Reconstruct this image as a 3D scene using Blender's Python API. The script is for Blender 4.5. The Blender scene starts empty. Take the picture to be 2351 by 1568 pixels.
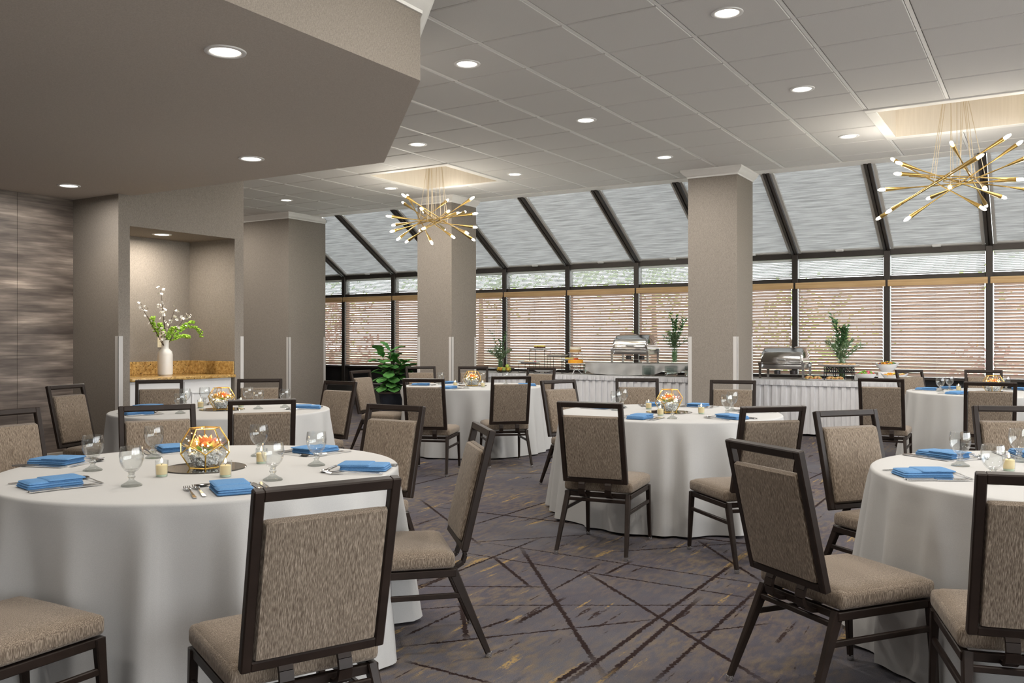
import bpy, bmesh, math, random
from mathutils import Vector, Matrix
PI = math.pi
# ------------------------------------------------------------------ camera, world, exposure
sc = bpy.context.scene
COL = sc.collection
CAMZ = 1.328
cd = bpy.data.cameras.new('camera')
cd.sensor_width = 36.0
cd.lens = 36.0 * 2019.3 / 2351.0
cd.shift_y = -7.0 / 2351.0
cd.clip_end = 300
cam = bpy.data.objects.new('camera', cd)
COL.objects.link(cam)
cam.location = (0, 0, CAMZ)
cam.rotation_euler = (PI / 2, 0, math.radians(31.358))
sc.camera = cam
world = bpy.data.worlds.new('sky')
sc.world = world
world.use_nodes = True
bgn = world.node_tree.nodes['Background']
bgn.inputs[0].default_value = (0.955, 0.98, 1.0, 1)
bgn.inputs[1].default_value = 7.0
sc.view_settings.view_transform = 'Standard'
sc.view_settings.look = 'None'
sc.view_settings.gamma = 1.0
sc.view_settings.use_curve_mapping = False
sc.view_settings.exposure = -0.02
cy = sc.cycles
cy.max_bounces = 8
cy.diffuse_bounces = 4
cy.glossy_bounces = 3
cy.transmission_bounces = 8
cy.use_adaptive_sampling = True
cy.adaptive_threshold = 0.04
cy.transparent_max_bounces = 16
cy.caustics_reflective = False
cy.caustics_refractive = False
cy.sample_clamp_indirect = 4.0
cy.use_denoising = True
DOWN_W = 13.5          # watts of one recessed light
SOFFIT_W = 4.0
CHAND_W = 45.0

# ------------------------------------------------------------------ mesh helpers
class MB:
    def __init__(s):
        s.v = []; s.f = []; s.m = []
    def add(s, vs, fs, mi=0, M=None):
        o = len(s.v)
        if M is not None:
            vs = [M @ Vector(p) for p in vs]
        s.v.extend([tuple(p) for p in vs])
        for f in fs:
            s.f.append(tuple(i + o for i in f)); s.m.append(mi)
        return s
    def box(s, a, b, mi=0, M=None):
        x0, y0, z0 = a; x1, y1, z1 = b
        vs = [(x0,y0,z0),(x1,y0,z0),(x1,y1,z0),(x0,y1,z0),(x0,y0,z1),(x1,y0,z1),(x1,y1,z1),(x0,y1,z1)]
        return s.add(vs, [(0,3,2,1),(4,5,6,7),(0,1,5,4),(1,2,6,5),(2,3,7,6),(3,0,4,7)], mi, M)
    def cbox(s, a, b, r=0.005, seg=2, mi=0, M=None):
        bm = bmesh.new()
        x0, y0, z0 = a; x1, y1, z1 = b
        vs = [bm.verts.new(p) for p in [(x0,y0,z0),(x1,y0,z0),(x1,y1,z0),(x0,y1,z0),(x0,y0,z1),(x1,y0,z1),(x1,y1,z1),(x0,y1,z1)]]
        for f in [(0,3,2,1),(4,5,6,7),(0,1,5,4),(1,2,6,5),(2,3,7,6),(3,0,4,7)]:
            bm.faces.new([vs[i] for i in f])
        bmesh.ops.bevel(bm, geom=bm.edges[:], offset=r, segments=seg, profile=0.5, affect='EDGES')
        bm.verts.index_update()
        s.add([v.co.copy() for v in bm.verts], [[v.index for v in f.verts] for f in bm.faces], mi, M)
        bm.free()
        return s
    def bar(s, p0, p1, w0, h0, w1=None, h1=None, up=(0,0,1), mi=0, ch=0.0):
        """bar from p0 to p1, section w (sideways) x h (along up); ch chamfers the corners"""
        w1 = w0 if w1 is None else w1; h1 = h0 if h1 is None else h1
        p0 = Vector(p0); p1 = Vector(p1); t = (p1 - p0).normalized(); u = Vector(up)
        sd = t.cross(u)
        if sd.length < 1e-4: sd = t.cross(Vector((0,1,0)))
        sd.normalize(); u = sd.cross(t).normalized()
        def ring(p, w, h):
            w /= 2; h /= 2; c = ch
            if c <= 0: q = [(-w,-h),(w,-h),(w,h),(-w,h)]
            else: q = [(-w+c,-h),(w-c,-h),(w,-h+c),(w,h-c),(w-c,h),(-w+c,h),(-w,h-c),(-w,-h+c)]
            return [p + sd*a + u*b for a, b in q]
        r0 = ring(p0, w0, h0); r1 = ring(p1, w1, h1); n = len(r0)
        fs = [(i, (i+1) % n, n+(i+1) % n, n+i) for i in range(n)] + [tuple(reversed(range(n))), tuple(range(n, 2*n))]
        return s.add(r0 + r1, fs, mi)
    def tube(s, pts, rad, n=8, mi=0, closed=False, cap=True):
        pts = [Vector(p) for p in pts]
        if not isinstance(rad, (list, tuple)): rad = [rad]*len(pts)
        L = len(pts); vs = []; prev = None
        for i, p in enumerate(pts):
            if closed: t = pts[(i+1) % L] - pts[i-1]
            else: t = pts[min(i+1, L-1)] - pts[max(i-1, 0)]
            t.normalize()
            if prev is None:
                a = Vector((0,0,1)) if abs(t.z) < .9 else Vector((1,0,0))
                u = t.cross(a).normalized()
            else:
                u = (prev - t*prev.dot(t)).normalized()
            prev = u; w = t.cross(u)
            for k in range(n):
                an = 2*PI*k/n
                vs.append(p + (u*math.cos(an) + w*math.sin(an))*rad[i])
        fs = []
        for i in range(L if closed else L-1):
            j = (i+1) % L
            for k in range(n):
                k2 = (k+1) % n
                fs.append((i*n+k, i*n+k2, j*n+k2, j*n+k))
        if cap and not closed:
            fs.append(tuple(reversed(range(n)))); fs.append(tuple(range((L-1)*n, L*n)))
        return s.add(vs, fs, mi)
    def lathe(s, prof, n=24, mi=0, c=(0,0,0), M=None):
        """prof: list of (r,z); r=0 makes a pole"""
        vs = []; idx = []
        for r, z in prof:
            if r < 1e-6:
                idx.append([len(vs)]*n); vs.append((c[0], c[1], c[2]+z))
            else:
                idx.append(list(range(len(vs), len(vs)+n)))
                for k in range(n):
                    a = 2*PI*k/n
                    vs.append((c[0]+r*math.cos(a), c[1]+r*math.sin(a), c[2]+z))
        fs = []
        for i in range(len(prof)-1):
            A, B = idx[i], idx[i+1]
            for k in range(n):
                k2 = (k+1) % n
                q = [A[k], A[k2], B[k2], B[k]]
                r = []
                for x in q:
                    if x not in r: r.append(x)
                if len(r) > 2: fs.append(tuple(r))
        return s.add(vs, fs, mi, M)
    def sphere(s, c, r, n=8, m=5, mi=0, sc3=(1,1,1), M=None):
        prof = [(math.sin(PI*i/m)*r, -math.cos(PI*i/m)*r) for i in range(m+1)]
        prof[0] = (0, -r); prof[-1] = (0, r)
        t = MB(); t.lathe(prof, n)
        T = Matrix.Translation(c) @ Matrix.Diagonal((sc3[0], sc3[1], sc3[2], 1))
        if M is not None: T = Matrix.Translation(c) @ M @ Matrix.Diagonal((sc3[0], sc3[1], sc3[2], 1))
        return s.add(t.v, t.f, mi, T)
    def pillow(s, w, d, t, r, puff=0.0, n=14, flat=False, mi=0, M=None):
        """soft rounded slab, centre at origin, thickness along z"""
        def grid(k): # nonuniform coordinates, denser at the edges
            out = []
            for i in range(k+1):
                u = -1 + 2*i/k
                out.append(math.sin(u*PI/2))
            return out
        g = grid(n); vs = []; top = {}; bot = {}
        for i, a in enumerate(g):
            for j, b in enumerate(g):
                x = a*w/2; y = b*d/2
                ex = max(0, abs(x) - (w/2 - r)); ey = max(0, abs(y) - (d/2 - r))
                e = min(1.0, math.hypot(ex, ey)/r)
                if math.hypot(ex, ey) > r:
                    k = r/math.hypot(ex, ey)
                    x = math.copysign(w/2 - r + ex*k, x); y = math.copysign(d/2 - r + ey*k, y)
                hgt = math.sqrt(max(0, 1 - e*e))
                pf = puff*(1 - a*a)*(1 - b*b)
                top[i, j] = len(vs); vs.append((x, y, t/2*hgt + pf*hgt))
                bot[i, j] = len(vs); vs.append((x, y, -t/2*hgt - (0 if flat else pf*hgt)))
        fs = []
        for i in range(n):
            for j in range(n):
                fs.append((top[i,j], top[i+1,j], top[i+1,j+1], top[i,j+1]))
                fs.append((bot[i,j], bot[i,j+1], bot[i+1,j+1], bot[i+1,j]))
        for i in range(n):
            for (a, b) in (((i,0),(i+1,0)), ((i+1,n),(i,n)), ((0,i+1),(0,i)), ((n,i),(n,i+1))):
                fs.append((bot[a], bot[b], top[b], top[a]))
        return s.add(vs, fs, mi, M)
    def build(s, name, mat, parent=None, smooth=None, loc=None, rot=None, kind=None):
        me = bpy.data.meshes.new(name)
        me.from_pydata(s.v, [], s.f)
        mats = mat if isinstance(mat, (list, tuple)) else [mat]
        for m in mats: me.materials.append(m)
        if len(mats) > 1: me.polygons.foreach_set('material_index', s.m)
        if smooth is not None:
            me.polygons.foreach_set('use_smooth', [True]*len(me.polygons))
            me.set_sharp_from_angle(angle=math.radians(smooth))
        me.update()
        o = bpy.data.objects.new(name, me)
        COL.objects.link(o)
        if parent is not None: o.parent = parent
        if loc is not None: o.location = loc
        if rot is not None: o.rotation_euler = rot
        if kind: o['kind'] = kind
        return o

def tag(o, label, cat, group=None, kind=None):
    o['label'] = label; o['category'] = cat
    if group: o['group'] = group
    if kind: o['kind'] = kind
    return o
def thing(name, label, cat, loc=(0,0,0), rz=0.0, group=None):
    o = bpy.data.objects.new(name, None); COL.objects.link(o)
    o.empty_display_size = 0.1
    o.location = loc; o.rotation_euler = (0, 0, rz)
    return tag(o, label, cat, group)
def struct(o, label=None, cat=None):
    o['kind'] = 'structure'
    if label: o['label'] = label
    if cat: o['category'] = cat
    return o
def copy_tree(o, parent=None):
    c = o.copy(); COL.objects.link(c); c.parent = parent
    for ch in o.children:
        copy_tree(ch, c)
    return c
def clone(proto, label, loc, rz, group=None):
    c = copy_tree(proto); c.location = loc; c.rotation_euler = (0, 0, rz); c['label'] = label
    if group: c['group'] = group
    return c
def like(o, parent, loc, name=None, rot=None):
    c = o.copy(); COL.objects.link(c); c.parent = parent; c.location = loc
    if rot is not None: c.rotation_euler = rot
    return c

# ------------------------------------------------------------------ materials
def mat(name):
    m = bpy.data.materials.new(name); m.use_nodes = True
    nt = m.node_tree
    return m, nt, nt.nodes['Principled BSDF'], nt.nodes['Material Output']
def N(nt, typ, **kw):
    n = nt.nodes.new(typ)
    for k, v in kw.items(): setattr(n, k, v)
    return n
def plain(name, col, rough=0.6, metal=0.0, noise=0.0, scale=30.0, bump=0.0, spec=None, coat=0.0):
    m, nt, b, out = mat(name)
    b.inputs['Base Color'].default_value = (*col, 1)
    b.inputs['Roughness'].default_value = rough
    b.inputs['Metallic'].default_value = metal
    if spec is not None: b.inputs['Specular IOR Level'].default_value = spec
    if coat: b.inputs['Coat Weight'].default_value = coat
    tc = N(nt, 'ShaderNodeTexCoord')
    nz = N(nt, 'ShaderNodeTexNoise'); nz.inputs['Scale'].default_value = scale; nz.inputs['Detail'].default_value = 4
    nt.links.new(tc.outputs['Object'], nz.inputs['Vector'])
    if noise > 0:
        r = N(nt, 'ShaderNodeValToRGB')
        r.color_ramp.elements[0].position = 0.3; r.color_ramp.elements[1].position = 0.7
        r.color_ramp.elements[0].color = (*[max(0, c*(1-noise)) for c in col], 1)
        r.color_ramp.elements[1].color = (*[min(1, c*(1+noise)) for c in col], 1)
        nt.links.new(nz.outputs['Fac'], r.inputs['Fac']); nt.links.new(r.outputs['Color'], b.inputs['Base Color'])
    if bump > 0:
        bp = N(nt, 'ShaderNodeBump'); bp.inputs['Strength'].default_value = bump; bp.inputs['Distance'].default_value = 0.005
        nt.links.new(nz.outputs['Fac'], bp.inputs['Height']); nt.links.new(bp.outputs['Normal'], b.inputs['Normal'])
    return m
def streaky(name, c0, c1, scale, rough=0.85, lo=0.32, hi=0.68, bump=0.0, c2=None, space='Object', detail=3, second=None, sheen=0.0):
    """noise stretched along some axes: fabric strie, wood grain, linen"""
    m, nt, b, out = mat(name)
    tc = N(nt, 'ShaderNodeTexCoord')
    if space == 'World':
        geo = N(nt, 'ShaderNodeNewGeometry'); src = geo.outputs['Position']
    else: src = tc.outputs[space]
    mp = N(nt, 'ShaderNodeMapping'); mp.inputs['Scale'].default_value = scale
    nt.links.new(src, mp.inputs['Vector'])
    nz = N(nt, 'ShaderNodeTexNoise'); nz.inputs['Scale'].default_value = 1.0; nz.inputs['Detail'].default_value = detail
    nt.links.new(mp.outputs['Vector'], nz.inputs['Vector'])
    fac = nz.outputs['Fac']
    if second:
        mp2 = N(nt, 'ShaderNodeMapping'); mp2.inputs['Scale'].default_value = second
        nt.links.new(src, mp2.inputs['Vector'])
        n2 = N(nt, 'ShaderNodeTexNoise'); n2.inputs['Scale'].default_value = 1.0; n2.inputs['Detail'].default_value = 3
        nt.links.new(mp2.outputs['Vector'], n2.inputs['Vector'])
        mx = N(nt, 'ShaderNodeMath', operation='ADD'); nt.links.new(fac, mx.inputs[0]); nt.links.new(n2.outputs['Fac'], mx.inputs[1])
        hf = N(nt, 'ShaderNodeMath', operation='MULTIPLY'); hf.inputs[1].default_value = 0.5
        nt.links.new(mx.outputs[0], hf.inputs[0]); fac = hf.outputs[0]
    r = N(nt, 'ShaderNodeValToRGB'); e = r.color_ramp.elements
    e[0].position = lo; e[1].position = hi; e[0].color = (*c0, 1); e[1].color = (*c1, 1)
    if c2:
        k = e.new((lo+hi)/2); k.color = (*c2, 1)
    nt.links.new(fac, r.inputs['Fac']); nt.links.new(r.outputs['Color'], b.inputs['Base Color'])
    b.inputs['Roughness'].default_value = rough
    b.inputs['Specular IOR Level'].default_value = 0.25
    if sheen: b.inputs['Sheen Weight'].default_value = sheen
    if bump:
        bp = N(nt, 'ShaderNodeBump'); bp.inputs['Strength'].default_value = bump; bp.inputs['Distance'].default_value = 0.002
        nt.links.new(fac, bp.inputs['Height']); nt.links.new(bp.outputs['Normal'], b.inputs['Normal'])
    return m
def emit(name, col, strength):
    m, nt, b, out = mat(name)
    b.inputs['Base Color'].default_value = (*col, 1)
    b.inputs['Emission Color'].default_value = (*col, 1)
    b.inputs['Emission Strength'].default_value = strength
    return m
def thin_glass(name, tint=(1,1,1), refl=0.12, rough=0.02, power=1.0):
    """clear sheet: transparent with a fresnel-weighted mirror coat"""
    m, nt, b, out = mat(name)
    nt.nodes.remove(b)
    tr = N(nt, 'ShaderNodeBsdfTransparent'); tr.inputs[0].default_value = (*tint, 1)
    gl = N(nt, 'ShaderNodeBsdfGlossy'); gl.inputs['Roughness'].default_value = rough
    fr = N(nt, 'ShaderNodeLayerWeight'); fr.inputs['Blend'].default_value = .5
    pw = N(nt, 'ShaderNodeMath', operation='POWER'); pw.inputs[1].default_value = 3.0
    nt.links.new(fr.outputs['Facing'], pw.inputs[0])
    ml = N(nt, 'ShaderNodeMath', operation='MULTIPLY_ADD'); ml.inputs[1].default_value = power*.75; ml.inputs[2].default_value = refl*.4
    nt.links.new(pw.outputs[0], ml.inputs[0])
    mx = N(nt, 'ShaderNodeMixShader')
    nt.links.new(ml.outputs[0], mx.inputs[0]); nt.links.new(tr.outputs[0], mx.inputs[1]); nt.links.new(gl.outputs[0], mx.inputs[2])
    nt.links.new(mx.outputs[0], out.inputs[0])
    return m
def solid_glass(name, col=(1,1,1), rough=0.0):
    m, nt, b, out = mat(name)
    b.inputs['Base Color'].default_value = (*col, 1); b.inputs['Roughness'].default_value = rough
    b.inputs['Transmission Weight'].default_value = 1.0; b.inputs['IOR'].default_value = 1.45
    return m
def light_glass(name, tint):
    m, nt, b, out = mat(name)
    nt.nodes.remove(b)
    tr = N(nt, 'ShaderNodeBsdfTransparent'); tr.inputs[0].default_value = (*tint, 1)
    gl = N(nt, 'ShaderNodeBsdfGlass'); gl.inputs['IOR'].default_value = 1.45; gl.inputs['Roughness'].default_value = .02
    mx = N(nt, 'ShaderNodeMixShader'); mx.inputs[0].default_value = .36
    nt.links.new(tr.outputs[0], mx.inputs[1]); nt.links.new(gl.outputs[0], mx.inputs[2]); nt.links.new(mx.outputs[0], out.inputs[0])
    return m
def translucent(name, col, trans, noise_scale=None, amount=0.5):
    m, nt, b, out = mat(name)
    b.inputs['Base Color'].default_value = (*col, 1); b.inputs['Roughness'].default_value = 0.9
    b.inputs['Specular IOR Level'].default_value = 0.1
    t = N(nt, 'ShaderNodeBsdfTranslucent'); t.inputs[0].default_value = (*trans, 1)
    mx = N(nt, 'ShaderNodeMixShader'); mx.inputs[0].default_value = amount
    nt.links.new(b.outputs[0], mx.inputs[1]); nt.links.new(t.outputs[0], mx.inputs[2]); nt.links.new(mx.outputs[0], out.inputs[0])
    if noise_scale:
        tc = N(nt, 'ShaderNodeTexCoord'); mp = N(nt, 'ShaderNodeMapping'); mp.inputs['Scale'].default_value = noise_scale
        nt.links.new(tc.outputs['Object'], mp.inputs[0])
        nz = N(nt, 'ShaderNodeTexNoise'); nz.inputs['Scale'].default_value = 1; nz.inputs['Detail'].default_value = 5
        nt.links.new(mp.outputs[0], nz.inputs['Vector'])
        r = N(nt, 'ShaderNodeValToRGB'); r.color_ramp.elements[0].position = .3; r.color_ramp.elements[1].position = .7
        r.color_ramp.elements[0].color = (*[c*.62 for c in trans], 1); r.color_ramp.elements[1].color = (*[min(1, c*1.2) for c in trans], 1)
        nt.links.new(nz.outputs['Fac'], r.inputs[0]); nt.links.new(r.outputs[0], t.inputs[0])
        r2 = N(nt, 'ShaderNodeValToRGB'); r2.color_ramp.elements[0].position = .3; r2.color_ramp.elements[1].position = .7
        r2.color_ramp.elements[0].color = (*[c*.75 for c in col], 1); r2.color_ramp.elements[1].color = (*[min(1, c*1.15) for c in col], 1)
        nt.links.new(nz.outputs['Fac'], r2.inputs[0]); nt.links.new(r2.outputs[0], b.inputs['Base Color'])
    return m

M = {}
M['linen'] = streaky('linen_wallcovering', (.185,.162,.138), (.315,.280,.245), (90,90,420), rough=.8, second=(420,420,60), space='World', lo=.36, hi=.64, bump=.15)
M['soffit'] = streaky('taupe_soffit_paint', (.55,.505,.455), (.65,.60,.545), (160,160,160), rough=.85, space='World', bump=.1)
M['panelwall'] = None
M['tile'] = plain('mineral_ceiling_tile', (.66,.655,.645), .9, noise=.07, scale=260, bump=.25)
M['grid'] = plain('white_ceiling_grid', (.82,.82,.82), .45)
M['white_paint'] = plain('white_trim_paint', (.80,.79,.77), .5, noise=.015, scale=8)
M['coffer'] = streaky('cream_coffer_lining', (.70,.65,.57), (.75,.70,.62), (60,60,4), space='World')
M['bronze'] = plain('dark_bronze_aluminium', (.045,.038,.034), .42, metal=.35, noise=.12, scale=6)
M['darkpanel'] = plain('black_spandrel_panel', (.018,.018,.020), .25, noise=.1, scale=4)
M['ledge'] = plain('grey_metal_ledge', (.30,.29,.28), .45, noise=.05, scale=5)
M['slat'] = translucent('pale_pink_wood_slat', (.68,.575,.51), (.66,.52,.44), (2,40,40), .32)
M['valance'] = streaky('honey_wood_valance', (.50,.32,.15), (.62,.42,.22), (3,50,50), rough=.5)
M['minislat'] = plain('pale_grey_mini_slat', (.62,.64,.64), .5, noise=.05, scale=4)
M['shade'] = translucent('grey_pleated_shade', (.50,.50,.49), (.185,.186,.184), (2.5,30,30), .42)
M['rail'] = plain('light_grey_shade_rail', (.55,.54,.52), .5, noise=.03, scale=8)
M['pane'] = thin_glass('window_pane', (.97,.98,.98), .08)
M['cloth'] = streaky('white_table_linen', (.42,.418,.412), (.47,.467,.461), (500,500,500), rough=.85, space='World', bump=.12)
M['skirt'] = streaky('white_satin_skirting', (.66,.66,.68), (.74,.74,.76), (30,30,6), rough=.55, space='World')
M['fabric'] = streaky('taupe_chenille', (.088,.064,.045), (.36,.295,.232), (560,360,58), rough=.9, c2=(.185,.145,.108), lo=.33, hi=.70, bump=.6, detail=4, sheen=.15)
M['frame'] = plain('dark_brown_powder_coat', (.020,.013,.010), .40, metal=0, noise=.2, scale=14, spec=.22)
M['glide'] = plain('chrome_glide', (.55,.55,.55), .2, metal=.9)
M['steel'] = plain('polished_steel', (.72,.72,.72), .13, metal=1.0, noise=.02, scale=5)
M['steel2'] = plain('satin_steel', (.55,.55,.55), .3, metal=1.0, noise=.04, scale=9)
M['napkin'] = streaky('blue_linen_napkin', (.075,.195,.39), (.115,.25,.45), (260,260,260), rough=.85, bump=.1)
M['glass'] = thin_glass('clear_drinking_glass', (.985,.992,.99), .14, .0, 1.0)
M['gfoot'] = light_glass('thick_clear_glass', (.97,.99,.98))
M['wax'] = translucent('cream_candle_wax', (.86,.78,.52), (.9,.75,.4), None, .4)
M['waxend'] = plain('green_glass_base', (.45,.55,.42), .15)
M['flame'] = emit('candle_flame', (1.0,.72,.32), 14)
M['mirror'] = plain('round_mirror_face', (.62,.60,.55), .03, metal=1.0)
M['gold'] = plain('brushed_gold_metal', (.78,.52,.14), .28, metal=1.0, noise=.08, scale=20)
M['brass'] = plain('aged_brass', (.42,.29,.10), .32, metal=1.0, noise=.12, scale=16)
M['cable'] = plain('pale_gold_cable', (.62,.52,.36), .5, metal=.3)
M['bulb'] = emit('lit_bulb', (1.0,.86,.62), 16)
M['lens'] = emit('downlight_lens', (1.0,.93,.82), 6)
M['granite'] = None
M['cabinet'] = plain('white_cabinet_paint', (.78,.78,.78), .4, noise=.01, scale=6)
M['vase'] = plain('matte_white_ceramic', (.80,.79,.76), .35, noise=.015, scale=10)
M['ivory'] = plain('ivory_plastic', (.75,.68,.50), .4)
M['guard'] = thin_glass('clear_corner_guard', (.86,.86,.86), .25, .25, 1.0)
M['guard2'] = plain('pale_corner_guard', (.58,.56,.54), .3)
M['china'] = plain('white_china', (.82,.82,.83), .2, noise=.01, scale=10)
M['wire'] = plain('black_wire', (.02,.02,.022), .4, metal=.5)
M['whitewire'] = plain('white_enamel_wire', (.72,.72,.72), .35)
M['pot'] = plain('blue_black_glazed_pot', (.022,.027,.040), .3, noise=.15, scale=7)
M['soil'] = plain('potting_soil', (.05,.035,.025), .95, noise=.4, scale=60)
M['bark'] = plain('brown_bark', (.11,.08,.055), .9, noise=.3, scale=40)
M['figleaf'] = streaky('fig_leaf', (.055,.20,.06), (.20,.50,.13), (14,14,14), rough=.35, lo=.3, hi=.75)
M['leaf'] = streaky('dark_green_leaf', (.035,.11,.045), (.16,.30,.12), (40,40,40), rough=.5)
M['fern'] = streaky('grey_green_frond', (.12,.24,.12), (.36,.48,.28), (60,60,60), rough=.6)
M['lime'] = streaky('lime_green_bells', (.20,.42,.03), (.46,.68,.10), (60,60,60), rough=.55)
M['blossom'] = plain('white_blossom', (.88,.84,.78), .6, noise=.06, scale=90)
M['twig'] = plain('dark_twig', (.06,.038,.028), .8, noise=.3, scale=80)
M['petal_o'] = plain('orange_petal', (.90,.33,.12), .6, noise=.12, scale=40)
M['petal_y'] = plain('yellow_petal', (.92,.62,.22), .6, noise=.12, scale=40)
M['petal_p'] = plain('coral_pink_petal', (.88,.42,.33), .6, noise=.1, scale=40)
M['bead'] = solid_glass('clear_bead', (1,1,1))
M['fairy'] = emit('fairy_light', (1.0,.85,.55), 30)
def food(name, c, d=.35, s=60): return plain(name, c, .55, noise=d, scale=s)
M['brownie'] = food('dark_baked_crust', (.10,.045,.025)); M['berry'] = food('red_berry', (.55,.03,.04))
M['custard'] = food('yellow_custard', (.85,.68,.12), .12); M['cream'] = food('pale_cream', (.85,.80,.66), .08)
M['cheese'] = food('orange_glaze', (.92,.42,.03), .1); M['green'] = food('green_salad', (.20,.42,.06), .4)
M['wrap'] = food('toasted_wrap', (.66,.42,.18), .35, 40); M['carrot'] = food('shredded_carrot', (.88,.34,.03), .2)
M['purple'] = food('purple_cabbage', (.20,.04,.15), .4); M['pinkveg'] = food('pink_radish', (.75,.12,.25), .3)
M['nuts'] = food('baked_crumble', (.55,.34,.15), .45, 120); M['banana'] = food('yellow_fruit', (.85,.62,.06), .12); M['melon'] = food('green_fruit', (.45,.58,.12), .2)
M['orange'] = food('orange_fruit', (.88,.40,.05), .1)
M['glassblock'] = light_glass('glass_block', (.80,.86,.84))
M['fuel'] = plain('fuel_can', (.12,.11,.11), .4, metal=.6)
M['grass'] = plain('lawn', (.34,.37,.26), .95, noise=.3, scale=3)
M['paving'] = plain('pale_paving', (.60,.56,.52), .9, noise=.1, scale=2)

def granite():
    m, nt, b, out = mat('golden_granite')
    tc = N(nt, 'ShaderNodeTexCoord')
    n1 = N(nt, 'ShaderNodeTexNoise'); n1.inputs['Scale'].default_value = 28; n1.inputs['Detail'].default_value = 6
    n2 = N(nt, 'ShaderNodeTexNoise'); n2.inputs['Scale'].default_value = 85; n2.inputs['Detail'].default_value = 4
    for n in (n1, n2): nt.links.new(tc.outputs['Object'], n.inputs['Vector'])
    r = N(nt, 'ShaderNodeValToRGB'); e = r.color_ramp.elements
    e[0].position = .3; e[0].color = (.30,.16,.045,1); e[1].position = .72; e[1].color = (.66,.44,.16,1)
    nt.links.new(n1.outputs['Fac'], r.inputs[0])
    r2 = N(nt, 'ShaderNodeValToRGB'); e2 = r2.color_ramp.elements
    e2[0].position = .33; e2[0].color = (.04,.02,.01,1); e2[1].position = .42; e2[1].color = (1,1,1,1)
    nt.links.new(n2.outputs['Fac'], r2.inputs[0])
    mx = N(nt, 'ShaderNodeMix', data_type='RGBA', blend_type='MULTIPLY'); mx.inputs['Factor'].default_value = 1
    nt.links.new(r.outputs[0], mx.inputs[6]); nt.links.new(r2.outputs[0], mx.inputs[7])
    nt.links.new(mx.outputs[2], b.inputs['Base Color']); b.inputs['Roughness'].default_value = .15
    return m
M['granite'] = granite()

def panelwall():
    """wallcovering printed with soft horizontal charcoal and beige streaks"""
    m, nt, b, out = mat('streaked_wallcovering')
    geo = N(nt, 'ShaderNodeNewGeometry')
    def nz(scale, det=4):
        mp = N(nt, 'ShaderNodeMapping'); mp.inputs['Scale'].default_value = scale
        nt.links.new(geo.outputs['Position'], mp.inputs[0])
        n = N(nt, 'ShaderNodeTexNoise'); n.inputs['Scale'].default_value = 1; n.inputs['Detail'].default_value = det
        nt.links.new(mp.outputs[0], n.inputs['Vector']); return n.outputs['Fac']
    a = nz((1, 1.3, 7.5), 5); c = nz((1, 2.5, 45), 3)
    ad = N(nt, 'ShaderNodeMath', operation='MULTIPLY_ADD'); ad.inputs[1].default_value = .35
    nt.links.new(c, ad.inputs[0]); nt.links.new(a, ad.inputs[2])
    r = N(nt, 'ShaderNodeValToRGB'); e = r.color_ramp.elements
    e[0].position = .52; e[0].color = (.085,.066,.056,1); e[1].position = .92; e[1].color = (.50,.41,.34,1)
    k = e.new(.66); k.color = (.16,.128,.108,1); k = e.new(.78); k.color = (.27,.22,.185,1)
    nt.links.new(ad.outputs[0], r.inputs[0])
    # fine plank-like rules every 0.23 m
    sp = N(nt, 'ShaderNodeSeparateXYZ'); nt.links.new(geo.outputs['Position'], sp.inputs[0])
    md = N(nt, 'ShaderNodeMath', operation='PINGPONG'); md.inputs[1].default_value = .115
    nt.links.new(sp.outputs['Z'], md.inputs[0])
    gt = N(nt, 'ShaderNodeMath', operation='GREATER_THAN'); gt.inputs[1].default_value = .0035
    nt.links.new(md.outputs[0], gt.inputs[0])
    sc_ = N(nt, 'ShaderNodeMapRange'); sc_.inputs[3].default_value = .72; sc_.inputs[4].default_value = 1.0
    nt.links.new(gt.outputs[0], sc_.inputs[0])
    mx = N(nt, 'ShaderNodeMix', data_type='RGBA', blend_type='MULTIPLY'); mx.inputs['Factor'].default_value = 1
    nt.links.new(r.outputs[0], mx.inputs[6]); nt.links.new(sc_.outputs[0], mx.inputs[7])
    nt.links.new(mx.outputs[2], b.inputs['Base Color']); b.inputs['Roughness'].default_value = .5
    return m
M['panelwall'] = panelwall()

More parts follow.
